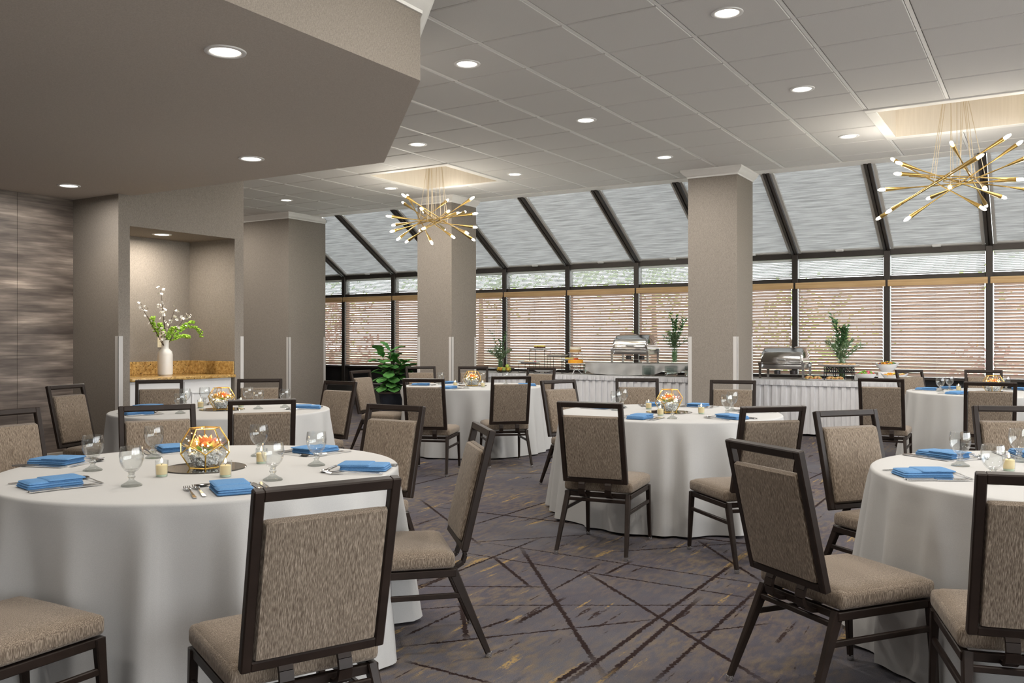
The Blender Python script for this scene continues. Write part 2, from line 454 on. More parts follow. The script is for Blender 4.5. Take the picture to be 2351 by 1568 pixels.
def carpet():
    m, nt, b, out = mat('woven_carpet')
    geo = N(nt, 'ShaderNodeNewGeometry')
    L = nt.links.new
    # jagged offset so that the drawn lines look tufted
    jn = N(nt, 'ShaderNodeTexNoise'); jn.inputs['Scale'].default_value = 55; jn.inputs['Detail'].default_value = 3
    L(geo.outputs['Position'], jn.inputs['Vector'])
    js = N(nt, 'ShaderNodeVectorMath', operation='SUBTRACT'); js.inputs[1].default_value = (.5, .5, .5)
    L(jn.outputs['Color'], js.inputs[0])
    jm = N(nt, 'ShaderNodeVectorMath', operation='MULTIPLY_ADD'); jm.inputs[1].default_value = (.034, .034, 0)
    L(js.outputs[0], jm.inputs[0]); L(geo.outputs['Position'], jm.inputs[2])
    P = jm.outputs[0]
    rnd = random.Random(5)
    segs = [(-2.812,4.743,-1.544,3.207,.010),(-2.235,4.479,-.943,3.419,.009),(-1.582,3.005,-1.586,5.167,.009),(-1.48,3.148,-1.52,4.31,.010),
     (-1.301,3.182,-1.312,4.635,.008),(-2.361,3.01,-1.592,3.895,.006),(-2.679,3.403,-2.436,3.642,.005),(-2.436,3.642,-1.258,4.36,.005),
     (-2.938,3.732,-2.296,4.105,.006),(-3.093,4.5,-1.299,4.476,.006),(-3.057,4.793,-1.338,4.76,.0055),(-2.868,4.497,-2.361,4.065,.009),
     (-2.87,3.755,-2.885,5.03,.007),(-2.45,3.123,-2.452,3.527,.006),(-2.855,3.627,-2.856,3.984,.006),(-2.504,3.616,-2.2,3.226,.010),
     (-2.244,2.862,-1.834,2.852,.007),(-4.368,5.758,-3.158,4.758,.008),(-3.497,5.208,-3.478,6.3,.007),(-3.205,4.755,-2.644,5.37,.006),
     (-2.115,3.508,-2.113,3.98,.008),(-2.128,4.505,-2.12,4.841,.008),(-1.946,5.549,-1.349,4.827,.008),(-2.317,4.996,-1.646,5.706,.006),
     (-1.378,3.802,-1.12,4.114,.006),(-1.621,2.987,-1.613,3.247,.010),(-2.217,3.367,-2.176,3.552,.008),(-2.231,4.075,-2.25,4.676,.006)]
    # the same drawing carried on over the rest of the room
    spots = []
    for k in range(42):
        for t in range(40):
            x = rnd.uniform(-8.2, 1.0); y = rnd.uniform(1.5, 10.2)
            if (-3.4 < x < -.9 and 2.6 < y < 5.5): continue
            if all((x-a)**2 + (y-c)**2 > .35 for a, c in spots): break
        spots.append((x, y))
        an = math.radians(rnd.choice([90, 90, 90, 92, -50, -40, -42, 30, 47, 0, -1]) + rnd.uniform(-3, 3))
        ln = rnd.uniform(1.0, 3.2)
        segs.append((x - ln/2*math.cos(an), y - ln/2*math.sin(an), x + ln/2*math.cos(an), y + ln/2*math.sin(an), rnd.uniform(.005, .011)))
    acc = None
    for x0, y0, x1, y1, hw in segs:
        hw *= 1.25
        an = math.atan2(y1-y0, x1-x0); ln = math.hypot(x1-x0, y1-y0)
        mp = N(nt, 'ShaderNodeMapping', vector_type='TEXTURE')
        mp.inputs['Location'].default_value = ((x0+x1)/2, (y0+y1)/2, 0)
        mp.inputs['Rotation'].default_value = (0, 0, an)
        mp.inputs['Scale'].default_value = (ln/2, hw, 1)
        L(P, mp.inputs[0])
        ab = N(nt, 'ShaderNodeVectorMath', operation='ABSOLUTE'); L(mp.outputs[0], ab.inputs[0])
        sp = N(nt, 'ShaderNodeSeparateXYZ'); L(ab.outputs[0], sp.inputs[0])
        mx = N(nt, 'ShaderNodeMath', operation='MAXIMUM'); L(sp.outputs[0], mx.inputs[0]); L(sp.outputs[1], mx.inputs[1])
        if acc is None: acc = mx.outputs[0]
        else:
            mi = N(nt, 'ShaderNodeMath', operation='MINIMUM'); L(acc, mi.inputs[0]); L(mx.outputs[0], mi.inputs[1]); acc = mi.outputs[0]
    line = N(nt, 'ShaderNodeMapRange'); line.inputs[1].default_value = .8; line.inputs[2].default_value = 1.15
    line.inputs[3].default_value = 1; line.inputs[4].default_value = 0
    L(acc, line.inputs[0])
    def field(scale, rot, lo, hi, det=3, src=None):
        mp = N(nt, 'ShaderNodeMapping'); mp.inputs['Rotation'].default_value = (0, 0, rot); mp.inputs['Scale'].default_value = scale
        L(geo.outputs['Position'], mp.inputs[0])
        n = N(nt, 'ShaderNodeTexNoise'); n.inputs['Scale'].default_value = 1; n.inputs['Detail'].default_value = det
        n.inputs['Roughness'].default_value = .6
        L(mp.outputs[0], n.inputs['Vector'])
        r = N(nt, 'ShaderNodeMapRange'); r.inputs[1].default_value = lo; r.inputs[2].default_value = hi
        L(n.outputs['Fac'], r.inputs[0]); return r.outputs[0]
    tone = field((1.1, .8, 1), .3, .35, .65, 4)
    fine = field((230, 230, 1), 0, .25, .75, 2)
    warm = field((1.7, 1.1, 1), 1.0, .36, .62, 5)
    wfl = field((26, 9, 1), 0, .42, .62, 4)
    gold = field((11, 1.3, 1), -.03, .607, .657, 5)
    gpt = field((70, 40, 1), 0, .40, .50, 3)
    dark = field((17, 1.9, 1), .02, .625, .665, 5)
    dpt = field((60, 30, 1), .5, .40, .48, 3)
    def mul(a, c):
        k = N(nt, 'ShaderNodeMath', operation='MULTIPLY'); L(a, k.inputs[0]); L(c, k.inputs[1]); return k.outputs[0]
    def mixc(f, A, Bc):
        k = N(nt, 'ShaderNodeMix', data_type='RGBA')
        if isinstance(f, float): k.inputs[0].default_value = f
        else: L(f, k.inputs[0])
        for i, q in ((6, A), (7, Bc)):
            if isinstance(q, tuple): k.inputs[i].default_value = (*q, 1)
            else: L(q, k.inputs[i])
        return k.outputs[2]
    base = mixc(tone, (.084,.074,.094), (.124,.121,.136))
    base = mixc(mul(warm, wfl), base, (.185,.145,.110))
    base = mixc(mul(gold, gpt), base, (.36,.245,.105))
    base = mixc(mul(dark, dpt), base, (.034,.020,.018))
    base = mixc(line.outputs[0], base, (.024,.013,.012))
    k = N(nt, 'ShaderNodeMix', data_type='RGBA', blend_type='MULTIPLY'); k.inputs[0].default_value = .35
    L(base, k.inputs[6]); L(fine, k.inputs[7])
    L(k.outputs[2], b.inputs['Base Color'])
    b.inputs['Roughness'].default_value = .95; b.inputs['Specular IOR Level'].default_value = .1
    bp = N(nt, 'ShaderNodeBump'); bp.inputs['Strength'].default_value = .5; bp.inputs['Distance'].default_value = .004
    L(fine, bp.inputs['Height']); L(bp.outputs[0], b.inputs['Normal'])
    return m
M['carpet'] = carpet()

# ------------------------------------------------------------------ the room
HC = CAMZ + 2.21; YW = 13.49; TS = .711; GX = -3.636; GY = 5.499
XL, XR, YB = -13.6, 5.0, -3.5
m = MB(); m.box((XL-.1, YB-.1, -.12), (XR+.1, YW+.1, 0))
struct(m.build('floor', M['carpet']), 'purple grey carpet with jagged dark lines and gold flecks', 'floor')
m = MB(); m.box((XR, YB, 0), (XR+.1, YW, .45)); m.box((XR, YB, 3.2), (XR+.1, YW, HC+.1))
for yy in (YB, .3, 4.1, 7.9, 11.7): m.box((XR, yy, .45), (XR+.1, yy+.25, 3.2))
m.box((XR, 12.0, .45), (XR+.1, YW, 3.2))
struct(m.build('wall_right', M['linen']), 'linen wall with wide windows at the right end of the room, outside the view', 'wall')
m = MB(); m.box((-9.2, YB-.1, 0), (XR, YB, HC+.1)); struct(m.build('wall_back', M['linen']), 'linen wall behind the viewer', 'wall')
m = MB(); m.box((XL-.1, 7.36, 0), (XL, YW, HC+.1)); struct(m.build('wall_far_left', M['linen']), 'linen wall at the far left end beyond the niche', 'wall')
# wall with the streaked covering, its sheets set edge to edge
wl = MB(); wl.box((-9.25, YB, 0), (-9.075, 5.69, HC)); wl = struct(wl.build('wall_left', M['soffit']), 'wall with horizontally streaked charcoal and beige covering', 'wall')
y = YB
for yy in [-2.2, -.9, .4, 1.7, 3.0, 4.04, 5.08, 5.69]:
    q = MB(); q.box((-9.075, y+.0015, .11), (-9.06, yy-.0015, 2.835)); q.build('wall_panel', M['panelwall'], wl); y = yy
q = MB(); q.cbox((-9.075, YB, 0), (-9.045, 5.69, .11), .006, 2)
struct(q.build('baseboard_left', plain('beige_stone_base', (.50,.46,.41), .5, noise=.08, scale=12)), 'pale stone baseboard below the streaked wall', 'baseboard')
# niche block
q = MB()
q.box((-9.25, 5.69, 0), (-8.27, 5.825, HC)); q.box((XL, 7.225, 0), (-8.27, 7.36, HC))
q.box((-9.25, 5.825, 2.514), (-8.27, 7.225, HC)); q.box((-9.25, 5.825, 0), (-9.08, 7.225, 2.514))
struct(q.build('wall_niche', M['linen']), 'linen covered wall block with the serving niche cut into it', 'wall')

def crown(path, z0, scale=1.0, closed=False, mi=0):
    """mitred crown moulding along a 2D path, outward side on the right of travel"""
    prof = [(0,0),(.012,0),(.014,.018),(.022,.022),(.034,.034),(.058,.052),(.070,.072),(.076,.076),(.082,.082),(.082,.105),(0,.105)]
    prof = [(a*scale, b*scale) for a, b in prof]
    P = [Vector(p) for p in path]; n = len(P); q = MB(); rings = []
    for i in range(n):
        a = P[i]-P[i-1] if (closed or i > 0) else P[1]-P[0]
        b = P[(i+1) % n]-P[i] if (closed or i < n-1) else P[n-1]-P[n-2]
        na = Vector((a.y, -a.x)).normalized(); nb = Vector((b.y, -b.x)).normalized()
        mt = (na+nb); mt = mt/max(.2, mt.dot(na))
        rings.append([(P[i].x+mt.x*o, P[i].y+mt.y*o, z0+z) for o, z in prof])
    k = len(prof); vs = [v for r in rings for v in r]; fs = []
    for i in range(n if closed else n-1):
        j = (i+1) % n
        for c in range(k):
            d = (c+1) % k
            fs.append((i*k+c, j*k+c, j*k+d, i*k+d))
    q.add(vs, fs); return q

# dropped soffit over the near left of the room
poly = [(-9.06, YB), (-3.133, YB), (-3.133, 4.111), (-4.855, 5.862), (-8.27, 5.845), (-8.27, 5.69), (-9.06, 5.69)]
q = MB(); n = len(poly)
q.add([(x, y, 2.835) for x, y in poly], [tuple(reversed(range(n)))], 0)
q.add([(x, y, 2.835) for x, y in poly] + [(x, y, HC) for x, y in poly], [(i, (i+1) % n, n+(i+1) % n, n+i) for i in range(n)], 1)
sof = struct(q.build('soffit', [M['soffit'], M['linen']]), 'dropped taupe soffit with a chamfered corner over the near left', 'soffit')
cr = crown([(-3.133, YB), (-3.133, 4.111), (-4.855, 5.862), (-8.2, 5.845)], 3.225, 1.0).build('crown_moulding', M['white_paint'], sof, smooth=40)

# columns
def corner_guard(x, y, sx, sy, parent, z0=.0, z1=1.352):
    t = .004; w = .05; q = MB()
    q.box((min(x, x+sx*t), min(y+sy*t, y-sy*w), z0), (max(x, x+sx*t), max(y+sy*t, y-sy*w), z1))
    q.box((min(x+sx*t, x-sx*w), min(y, y+sy*t), z0), (max(x+sx*t, x-sx*w), max(y, y+sy*t), z1))
    return q.build('corner_guard', M['guard2'], parent)
def column(x0, x1, y0, y1, label, guards=True):
    q = MB(); q.box((x0, y0, 0), (x1, y1, HC))
    o = struct(q.build('column', M['linen']), label, 'column')
    crown([(x0, y1), (x0, y0), (x1, y0), (x1, y1)], HC-.105, 1.0).build('crown_moulding', M['white_paint'], o, smooth=40)
    q = MB(); q.box((x0-.012, y0-.012, 0), (x1+.012, y1, .11)); q.build('base_trim', M['bronze'], o)
    if guards:
        for (gx, gy, sx) in ((x0, y0, -1), (x1, y0, 1), (x1, y1, 1)):
            corner_guard(gx, gy, sx, -1 if gy == y0 else 1, o, .11)
    return o
column(-4.055, -3.402, 11.12, 11.82, 'square linen column right of the centre, between the two buffets')
column(-8.53, -7.87, 11.12, 11.80, 'square linen column behind the left chandelier')
column(-13.55, -11.36, 11.12, 12.04, 'wide linen pilaster at the left end of the windows')
for a in ((-8.27, 5.69, 1, -1), (-8.27, 7.36, 1, 1)):
    corner_guard(*a, bpy.data.objects['wall_niche'])

# ceiling: plenum slab, tiles, grid, coffers
def cof(i): return (GX+i*TS, GX+(i+2)*TS)
cofs = [cof(-6), cof(3)]; cy0, cy1 = GY+5*TS, GY+7*TS
q = MB(); z0, z1 = HC+.02, HC+.10
q.box((XL, YB, z0), (XR, cy0, z1)); q.box((XL, cy1, z0), (XR, 11.85, z1))
xs = [XL, cofs[0][0], cofs[0][1], cofs[1][0], cofs[1][1], XR]
for a, b in ((0, 1), (2, 3), (4, 5)): q.box((xs[a], cy0, z0), (xs[b], cy1, z1))
q.box((XL, 11.58, HC-.004), (XR, 11.87, z1))
ceil = struct(q.build('ceiling', M['white_paint']), 'suspended ceiling of square grey tiles in a white grid', 'ceiling')
tp = MB(); g = .013
def tilemesh(sx, sy):
    t = MB(); gx = .018; gy = .011
    x0, x1, y0, y1 = gx, sx-gx, gy, sy-gy; c = .006
    vs = [(x0,y0,.012),(x1,y0,.012),(x1,y1,.012),(x0,y1,.012),(x0,y0,c),(x1,y0,c),(x1,y1,c),(x0,y1,c),
          (x0+c,y0+c,0),(x1-c,y0+c,0),(x1-c,y1-c,0),(x0+c,y1-c,0)]
    fs = [(3,2,1,0)]+[(i,(i+1)%4,4+(i+1)%4,4+i) for i in range(4)]+[(4+i,4+(i+1)%4,8+(i+1)%4,8+i) for i in range(4)]+[(8,9,10,11)]
    fs = [tuple(reversed(f)) for f in fs]
    return t.add(vs, fs)
tA = None; tB = None
for j in range(-3, 9):
    for i in range(-14, 6):
        if 5 <= j < 7 and (-6 <= i < -4 or 3 <= i < 5): continue
        x, y = GX+i*TS, GY+j*TS
        if j < 8:
            if tA is None: tA = tilemesh(TS, TS).build('ceiling_tile', M['tile'], ceil, loc=(x, y, HC)); continue
            like(tA, ceil, (x, y, HC))
        else:
            if tB is None: tB = tilemesh(TS, .39).build('ceiling_tile', M['tile'], ceil, loc=(x, y, HC)); continue
            like(tB, ceil, (x, y, HC))
for i in range(-14, 7):
    x = GX+i*TS
    segs_ = [(GY-3*TS, 11.58)]
    if i in (-5, 4): segs_ = [(GY-3*TS, cy0), (cy1, 11.58)]
    for a, b in segs_:
        q = MB(); q.box((x-.014, a, HC+.004), (x+.014, b, HC+.02)); q.build('grid_runner', M['grid'], ceil)
for j in range(-3, 9):
    y = GY+j*TS
    segs_ = [(GX-14*TS, GX+6*TS)]
    if j == 6: segs_ = [(GX-14*TS, cofs[0][0]), (cofs[0][1], cofs[1][0]), (cofs[1][1], GX+6*TS)]
    for a, b in segs_:
        q = MB(); q.box((a, y-.012, HC+.011), (b, y+.012, HC+.02)); q.build('grid_cross_bar', M['grid'], ceil)
for (a, b) in cofs:
    a0, b0, c0, c1 = a, b, cy0, cy1; w = .085
    q = MB(); t = .03; H2 = HC+.36; a, b, cy0_, cy1_ = a0+w, b0-w, c0+w, c1-w
    q.box((a-t, cy0_-t, HC-.010), (a, cy1_+t, H2)); q.box((b, cy0_-t, HC-.010), (b+t, cy1_+t, H2))
    q.box((a, cy0_-t, HC-.010), (b, cy0_, H2)); q.box((a, cy1_, HC-.010), (b, cy1_+t, H2)); q.box((a-t, cy0_-t, H2), (b+t, cy1_+t, H2+.03))
    q.build('coffer_lining', M['coffer'], ceil)
    a, b = a0, b0; w = .083
    q = MB(); zt = HC-.014
    for (x0, x1, ya, yb) in ((a-.02, b+.02, cy0-.02, cy0+w), (a-.02, b+.02, cy1-w, cy1+.02), (a-.02, a+w, cy0+w, cy1-w), (b-w, b+.02, cy0+w, cy1-w)):
        q.cbox((x0, ya, zt), (x1, yb, HC+.03), .004, 1)
    q.build('coffer_trim', M['white_paint'], ceil)

# recessed lights
def downlight_proto():
    t = thing('recessed_light', 'proto', 'ceiling light')
    q = MB(); q.lathe([(.078,-.001),(.082,-.007),(.094,-.009),(.106,-.006),(.108,0)], 32); q.build('trim_ring', M['grid'], t, smooth=50)
    q = MB(); q.lathe([(.078,-.001),(.070,.0),(0,.0)], 32); q.build('lens', M['lens'], t, loc=(0,0,-.002))
    return t
dl0 = downlight_proto(); dl_used = [False]
def downlight(x, y, z, W, label, group='recessed ceiling lights', size=.14, col=(1,.955,.89), spread=175):
    if not dl_used[0]:
        t = dl0; dl_used[0] = True; t.location = (x, y, z); t['label'] = label; t['group'] = group
    else: t = clone(dl0, label, (x, y, z), 0, group)
    ld = bpy.data.lights.new('lamp', 'AREA'); ld.shape = 'DISK'; ld.size = size; ld.energy = W; ld.color = col; ld.spread = math.radians(spread)
    lo = bpy.data.objects.new('lamp', ld); COL.objects.link(lo); lo.parent = t; lo.location = (0, 0, -.012)
    return t
names = {(2,0): 'round recessed light nearest the top edge of the tiled ceiling', (-1,0): 'round recessed light just right of the soffit corner, second from top',
 (2,3): 'round recessed light in the middle of the right ceiling row', (-1,3): 'round recessed light in the middle of the ceiling, between the chandeliers',
 (2,6): 'round recessed light left of the right chandelier coffer', (-4,3): 'round recessed light beside the far soffit corner, above the left chandelier',
 (-1,6): 'round recessed light just left of the right column top', (-4,6): 'round recessed light to the right of the left chandelier coffer',
 (-7,6): 'round recessed light to the left of the left chandelier', (-10,6): 'round recessed light near the crown of the left pilaster'}
for (i, j), lb in names.items():
    downlight(GX+(i+.5)*TS, GY+(j+.5)*TS, HC, DOWN_W, lb)
for (i, j) in ((5,0),(5,3),(5,6),(2,-3),(5,-3),(-1,-3),(2,-6),(5,-6),(8,0),(8,3),(8,-3),(-1,-6),(-13,6),(-10,3),(-7,3),(-13,3)):
    downlight(GX+(i+.5)*TS, GY+(j+.5)*TS, HC, DOWN_W, 'round recessed ceiling light hidden from view by walls or the frame edge', 'recessed lights outside the view', .14, (1,.91,.79))
for (x, y), lb in (((-3.689, 3.16), 'large round recessed light in the underside of the dropped soffit, nearest'), ((-5.70, 5.156), 'round recessed light in the soffit near its far edge'), ((-8.242, 5.13), 'round recessed light in the soffit beside the streaked wall')):
    downlight(x, y, 2.835, SOFFIT_W, lb, 'recessed soffit lights', .14, (1,.86,.68), 110)
for (x, y) in ((-6.0, 1.2), (-3.9, .2), (-6.0, -1.5)):
    downlight(x, y, 2.835, 2.0, 'round recessed soffit light over the near left of the room, outside the view', 'soffit lights outside the view', .14, (1,.86,.68), 110)
downlight(-8.62, 6.48, 2.514, 7.0, 'round recessed light in the top of the niche', 'recessed niche light', .12, (1,.84,.62))

# ------------------------------------------------------------------ the window wall
MS = 1.276; MX = [-.673 - MS*k for k in range(-1, 11)]        # mullion positions, right to left
q = MB(); q.box((XL-.1, YW-.03, 0), (XR+.1, YW+.1, .42)); q.box((MX[0]+.04, YW-.03, .42), (XR+.1, YW+.1, HC+.1))
ww = struct(q.build('wall_window', plain('dark_grey_base_wall', (.075,.072,.070), .6, noise=.08, scale=5)), 'low dark wall under the row of windows', 'wall')
q = MB(); q.cbox((XL, YW-.07, .42), (MX[0]+.04, YW+.08, .445), .005, 1); q.build('ledge', M['ledge'], ww)
# right-hand gable closing the sloped glazing
q = MB(); xg = MX[0]+.045
q.add([(xg,11.8,2.6),(xg,YW+.1,2.6),(xg,11.8,3.75),(xg+.1,11.8,2.6),(xg+.1,YW+.1,2.6),(xg+.1,11.8,3.75)], [(0,1,2),(5,4,3),(0,3,4,1),(1,4,5,2),(2,5,3,0)])
q.build('gable_panel', M['linen'], ww)
ZH, ZT, ZS = 2.545, 2.19, .775
RT = Vector((0, 11.88, 3.555)); RB = Vector((0, YW-.03, 2.60)); RD = (RB-RT); RL = RD.length; RD.normalize()
RN = Vector((0, RD.z, -RD.y)); 
if RN.z > 0: RN = -RN            # towards the room
PITCH = math.atan2(-RD.z, RD.y)
q = MB(); q.cbox((XL, YW-.07, ZH-.032), (MX[0]+.04, YW+.09, ZH+.055), .006, 1); q.build('header_beam', M['bronze'], ww)
q = MB(); q.cbox((XL, YW-.06, ZT-.03), (MX[0]+.04, YW+.06, ZT+.03), .006, 1); q.build('transom_bar', M['bronze'], ww)
q = MB(); q.cbox((XL, YW-.08, ZS-.03), (MX[0]+.04, YW+.06, ZS+.012), .005, 1); q.build('sill_bar', M['bronze'], ww)
bays = ['at the right edge of the picture', 'behind the far right table', 'behind the salad bowls', 'just right of the right column',
        'just left of the right column', 'behind the raised chafing dish', 'behind the tiered dessert plates', 'just right of the left column',
        'between fig plant and left column', 'left of the potted fig plant', 'at the far left end of the window row']
w_in = MS - .085
# prototypes
s = MB(); A = math.radians(-41); sw = .0290; ns = 4; vs = []; fs = []
for e, x in enumerate((-w_in/2+.012, w_in/2-.012)):
    for k in range(ns+1):
        u = -1+2*k/ns; b = .0035*(1-u*u)
        vs.append((x, u*sw*math.cos(A) - b*math.sin(A), u*sw*math.sin(A) + b*math.cos(A)))
    for k in range(ns, -1, -1):
        u = -1+2*k/ns; b = .0035*(1-u*u) - .0028
        vs.append((x, u*sw*math.cos(A) - b*math.sin(A), u*sw*math.sin(A) + b*math.cos(A)))
k = 2*(ns+1); fs = [(i, (i+1) % k, k+(i+1) % k, k+i) for i in range(k)] + [tuple(reversed(range(k))), tuple(range(k, 2*k))]
s.add(vs, fs)
mini = MB(); zz = ZT+.05
while zz < ZH-.06:
    c, sn = math.cos(-.85)*.0125, math.sin(-.85)*.0125
    vs = []
    for x in (-w_in/2+.01, w_in/2-.01):
        vs += [(x, -c, zz-sn), (x, c, zz+sn), (x, c, zz+sn-.0015), (x, -c, zz-sn-.0015)]
    mini.add(vs, [(0,1,5,4),(1,2,6,5),(2,3,7,6),(3,0,4,7),(3,2,1,0),(4,5,6,7)]); zz += .0235
pl = MB(); npl = 44; sw2 = MS-.15; vs = []
for i in range(npl*2+1):
    u = i/(npl*2)*(RL-.05)+.02; o = .006 if i % 2 else -.006
    for x in (-sw2/2, sw2/2): vs.append((x, u, o))
pl.add(vs, [(2*i, 2*i+1, 2*i+3, 2*i+2) for i in range(npl*2)])
P_slat = P_mini = P_shade = None
for b in range(11):
    xm = (MX[b]+MX[b+1])/2; xl = MX[b+1]; where = bays[b]
    wn = bpy.data.objects.new('window_%d' % (b+1), None); COL.objects.link(wn); wn.location = (xm, YW, 0)
    struct(wn, 'tall dark framed window bay %s' % where, 'window')
    q = MB(); q.cbox((-MS/2-.042, -.10, .42), (-MS/2+.042, .06, ZH+.03), .006, 1); q.build('mullion', M['bronze'], wn)
    q = MB(); q.box((-MS/2+.04, .0, .445), (MS/2-.04, .02, ZS-.03)); q.build('spandrel_panel', M['darkpanel'], wn)
    q = MB(); q.box((-MS/2+.035, .02, ZS+.01), (MS/2-.035, .026, ZT-.03)); q.build('pane', M['pane'], wn)
    q = MB(); q.box((-MS/2+.035, .02, ZT+.03), (MS/2-.035, .026, ZH-.03)); q.build('clerestory_pane', M['pane'], wn)
    # rafter on the left of the bay and sloped glass
    q = MB(); a = RT + RN*.02 - RD*.05; e = RB + RN*.02 + RD*.02
    for dx, wd in ((-.026, .036), (.026, .036)):
        q.bar((-MS/2+dx, a.y-YW, a.z), (-MS/2+dx, e.y-YW, e.z), wd, .085, up=tuple(RN))
    a2 = RT - RN*.0; e2 = RB
    q.bar((-MS/2, a2.y-YW, a2.z), (-MS/2, e2.y-YW, e2.z), .085, .07, up=tuple(RN))
    q.build('rafter', M['bronze'], wn)
    q = MB(); a = RT - RN*.05; e = RB - RN*.05
    q.bar((0, a.y-YW, a.z), (0, e.y-YW, e.z), MS-.06, .006, up=tuple(RN)); q.build('roof_pane', M['pane'], wn)
    # wooden blind
    t = thing('wood_blind', 'pinkish wooden slat blind, window %s' % where, 'blind', (xm, YW-.075, 0), 0, 'wooden blinds')
    q = MB(); q.cbox((-MS/2+.015, -.055, 2.065), (MS/2-.015, -.04, 2.155), .004, 1); q.box((-MS/2+.02, -.04, 2.10), (MS/2-.02, .02, 2.15)); q.build('valance', M['valance'], t)
    z = .83; kk = 0
    while z < 2.07:
        if P_slat is None: P_slat = s.build('slat', M['slat'], t, smooth=40, loc=(0, 0, z))
        else: like(P_slat, t, (0, 0, z))
        z += .0455; kk += 1
    q = MB(); q.cbox((-w_in/2+.012, -.024, .795), (w_in/2-.012, .024, .813), .003, 1); q.build('bottom_rail', M['slat'], t)
    for x in (-.44, 0, .44):
        q = MB(); q.box((x-.0015, -.027, .80), (x+.0015, -.025, 2.10)); q.build('ladder_cord', M['slat'], t)
    q = MB(); q.tube([(.50,-.045,2.07),(.50,-.05,1.6),(.50,-.05,1.25)], .002, 5); q.lathe([(0,0),(.008,.002),(.010,.02),(.004,.035),(0,.036)], 8, 0, (.50,-.05,1.215)); q.build('pull_cord', M['valance'], t)
    # mini blind in the clerestory
    t = thing('mini_blind', 'narrow grey blind in upper pane %s' % where, 'blind', (xm, YW-.035, 0), 0, 'narrow upper blinds')
    if P_mini is None: P_mini = mini.build('slats', M['minislat'], t, kind='stuff')
    else: like(P_mini, t, (0, 0, 0))
    q = MB(); q.cbox((-w_in/2+.01, -.016, ZH-.062), (w_in/2-.01, .016, ZH-.036), .003, 1); q.build('head_rail', M['minislat'], t)
    # pleated shade under the sloped glass
    t = thing('pleated_shade', 'grey pleated shade under sloped glass %s' % where, 'shade', (xm, RT.y, RT.z), 0, 'pleated roof shades')
    rot = (-PITCH, 0, 0)
    if P_shade is None: P_shade = pl.build('pleats', M['shade'], t, loc=(0,0,0), rot=rot)
    else: like(P_shade, t, (0, 0, 0))
    for sx in (-1, 1):
        q = MB(); q.box((sx*(MS/2-.07)-.02, .0, -.028), (sx*(MS/2-.07)+.02, RL-.02, .012)); q.build('side_rail', M['rail'], t, rot=rot)
    q = MB(); q.cbox((-sw2/2, RL-.06, -.022), (sw2/2, RL-.025, .012), .004, 1); q.build('bottom_bar', M['rail'], t, rot=rot)
    q = MB(); q.cbox((-.055, RL-.085, -.045), (.055, RL-.045, -.02), .008, 2); q.build('handle', M['white_paint'], t, smooth=40, rot=rot)
q = MB(); q.cbox((MX[0]-.042, YW-.10, .42), (MX[0]+.05, YW+.06, ZH+.03), .006, 1); q.build('end_mullion', M['bronze'], ww)
# wall closing the left end of the sloped bay
q = MB(); q.add([(XL-.1,11.8,0),(XL-.1,YW+.1,0),(XL-.1,YW+.1,HC+.3),(XL-.1,11.8,HC+.3)], [(0,1,2,3)])

# ------------------------------------------------------------------ outside
q = MB(); q.box((-70, -50, -.3), (70, 80, -.2)); struct(q.build('ground', M['grass']), 'lawn outside the windows', 'ground')
q = MB(); q.box((-60, YW+.3, -.2), (50, YW+2.6, -.18)); q.box((XR+.4, -40, -.2), (XR+18, YW+.3, -.18)); struct(q.build('path', M['paving']), 'pale path outside the windows, with added unseen paving on the right', 'path')  # right-hand slab is unseen, added to bounce neutral daylight into the room
def leafmesh(n, rad, cen, size, rnd, squash=.8):
    """airy crown: leaves gathered in loose clumps"""
    q = MB(); cl = []
    while len(cl) < 38:
        p = Vector((rnd.uniform(-1,1), rnd.uniform(-1,1), rnd.uniform(-1,1)))
        if p.length < 1: cl.append((p, rnd.uniform(.08, .26)))
    for i in range(n):
        p, cr_ = rnd.choice(cl); p = p + Vector((rnd.gauss(0,cr_), rnd.gauss(0,cr_), rnd.gauss(0,cr_*.7)))
        c = Vector((cen[0]+p.x*rad, cen[1]+p.y*rad, max(.06, cen[2]+p.z*rad*squash)))
        a = Vector((rnd.gauss(0,1), rnd.gauss(0,1), rnd.gauss(0,1))).normalized(); u = a.orthogonal().normalized(); v = a.cross(u)
        sz = size*rnd.uniform(.6, 1.3)
        q.add([c-u*sz, c+v*sz*.55, c+u*sz, c-v*sz*.55], [(0,1,2,3)])
    return q
rnd = random.Random(11)
G1 = translucent('garden_leaf', (.34,.46,.18), (.5,.62,.2), (.7,.7,.7), .45); G2 = translucent('plum_leaf', (.40,.27,.27), (.5,.3,.3), (.7,.7,.7), .4)
for (x, y, r, z, mt, lb) in ((1.2, 21.5, 2.0, 2.6, G1, 'leafy green tree outside, seen through the far right blinds'), (-4.6, 18.8, 1.5, 1.5, G1, 'green shrub outside, right of the right column'),
        (-8.6, 21.0, 2.0, 2.8, G1, 'leafy green tree outside, behind the raised chafing dish'), (-14.2, 21.5, 2.2, 3.0, G1, 'leafy green tree outside, behind the dessert plates'),
        (-17.0, 18.2, 1.3, 1.2, G2, 'plum leaved shrub outside, behind the fig plant'), (-21.5, 22.0, 2.4, 2.6, G1, 'leafy green tree outside, beyond the left windows'), (-1.0, 17.8, .8, .6, G2, 'plum leaved shrub outside the right edge window')):
    t = thing('garden_tree', lb, 'tree', (x, y, -.2), 0, 'trees in the garden outside')
    leafmesh(int(420*r*r**.5), r, (0,0,z+.2), .075, rnd).build('foliage', mt, t, kind='stuff')
    q = MB(); q.tube([(0,0,0),(.05,0,z*.5),(0,.05,z)], [.12,.09,.05], 8); q.build('trunk', M['bark'], t, smooth=60)

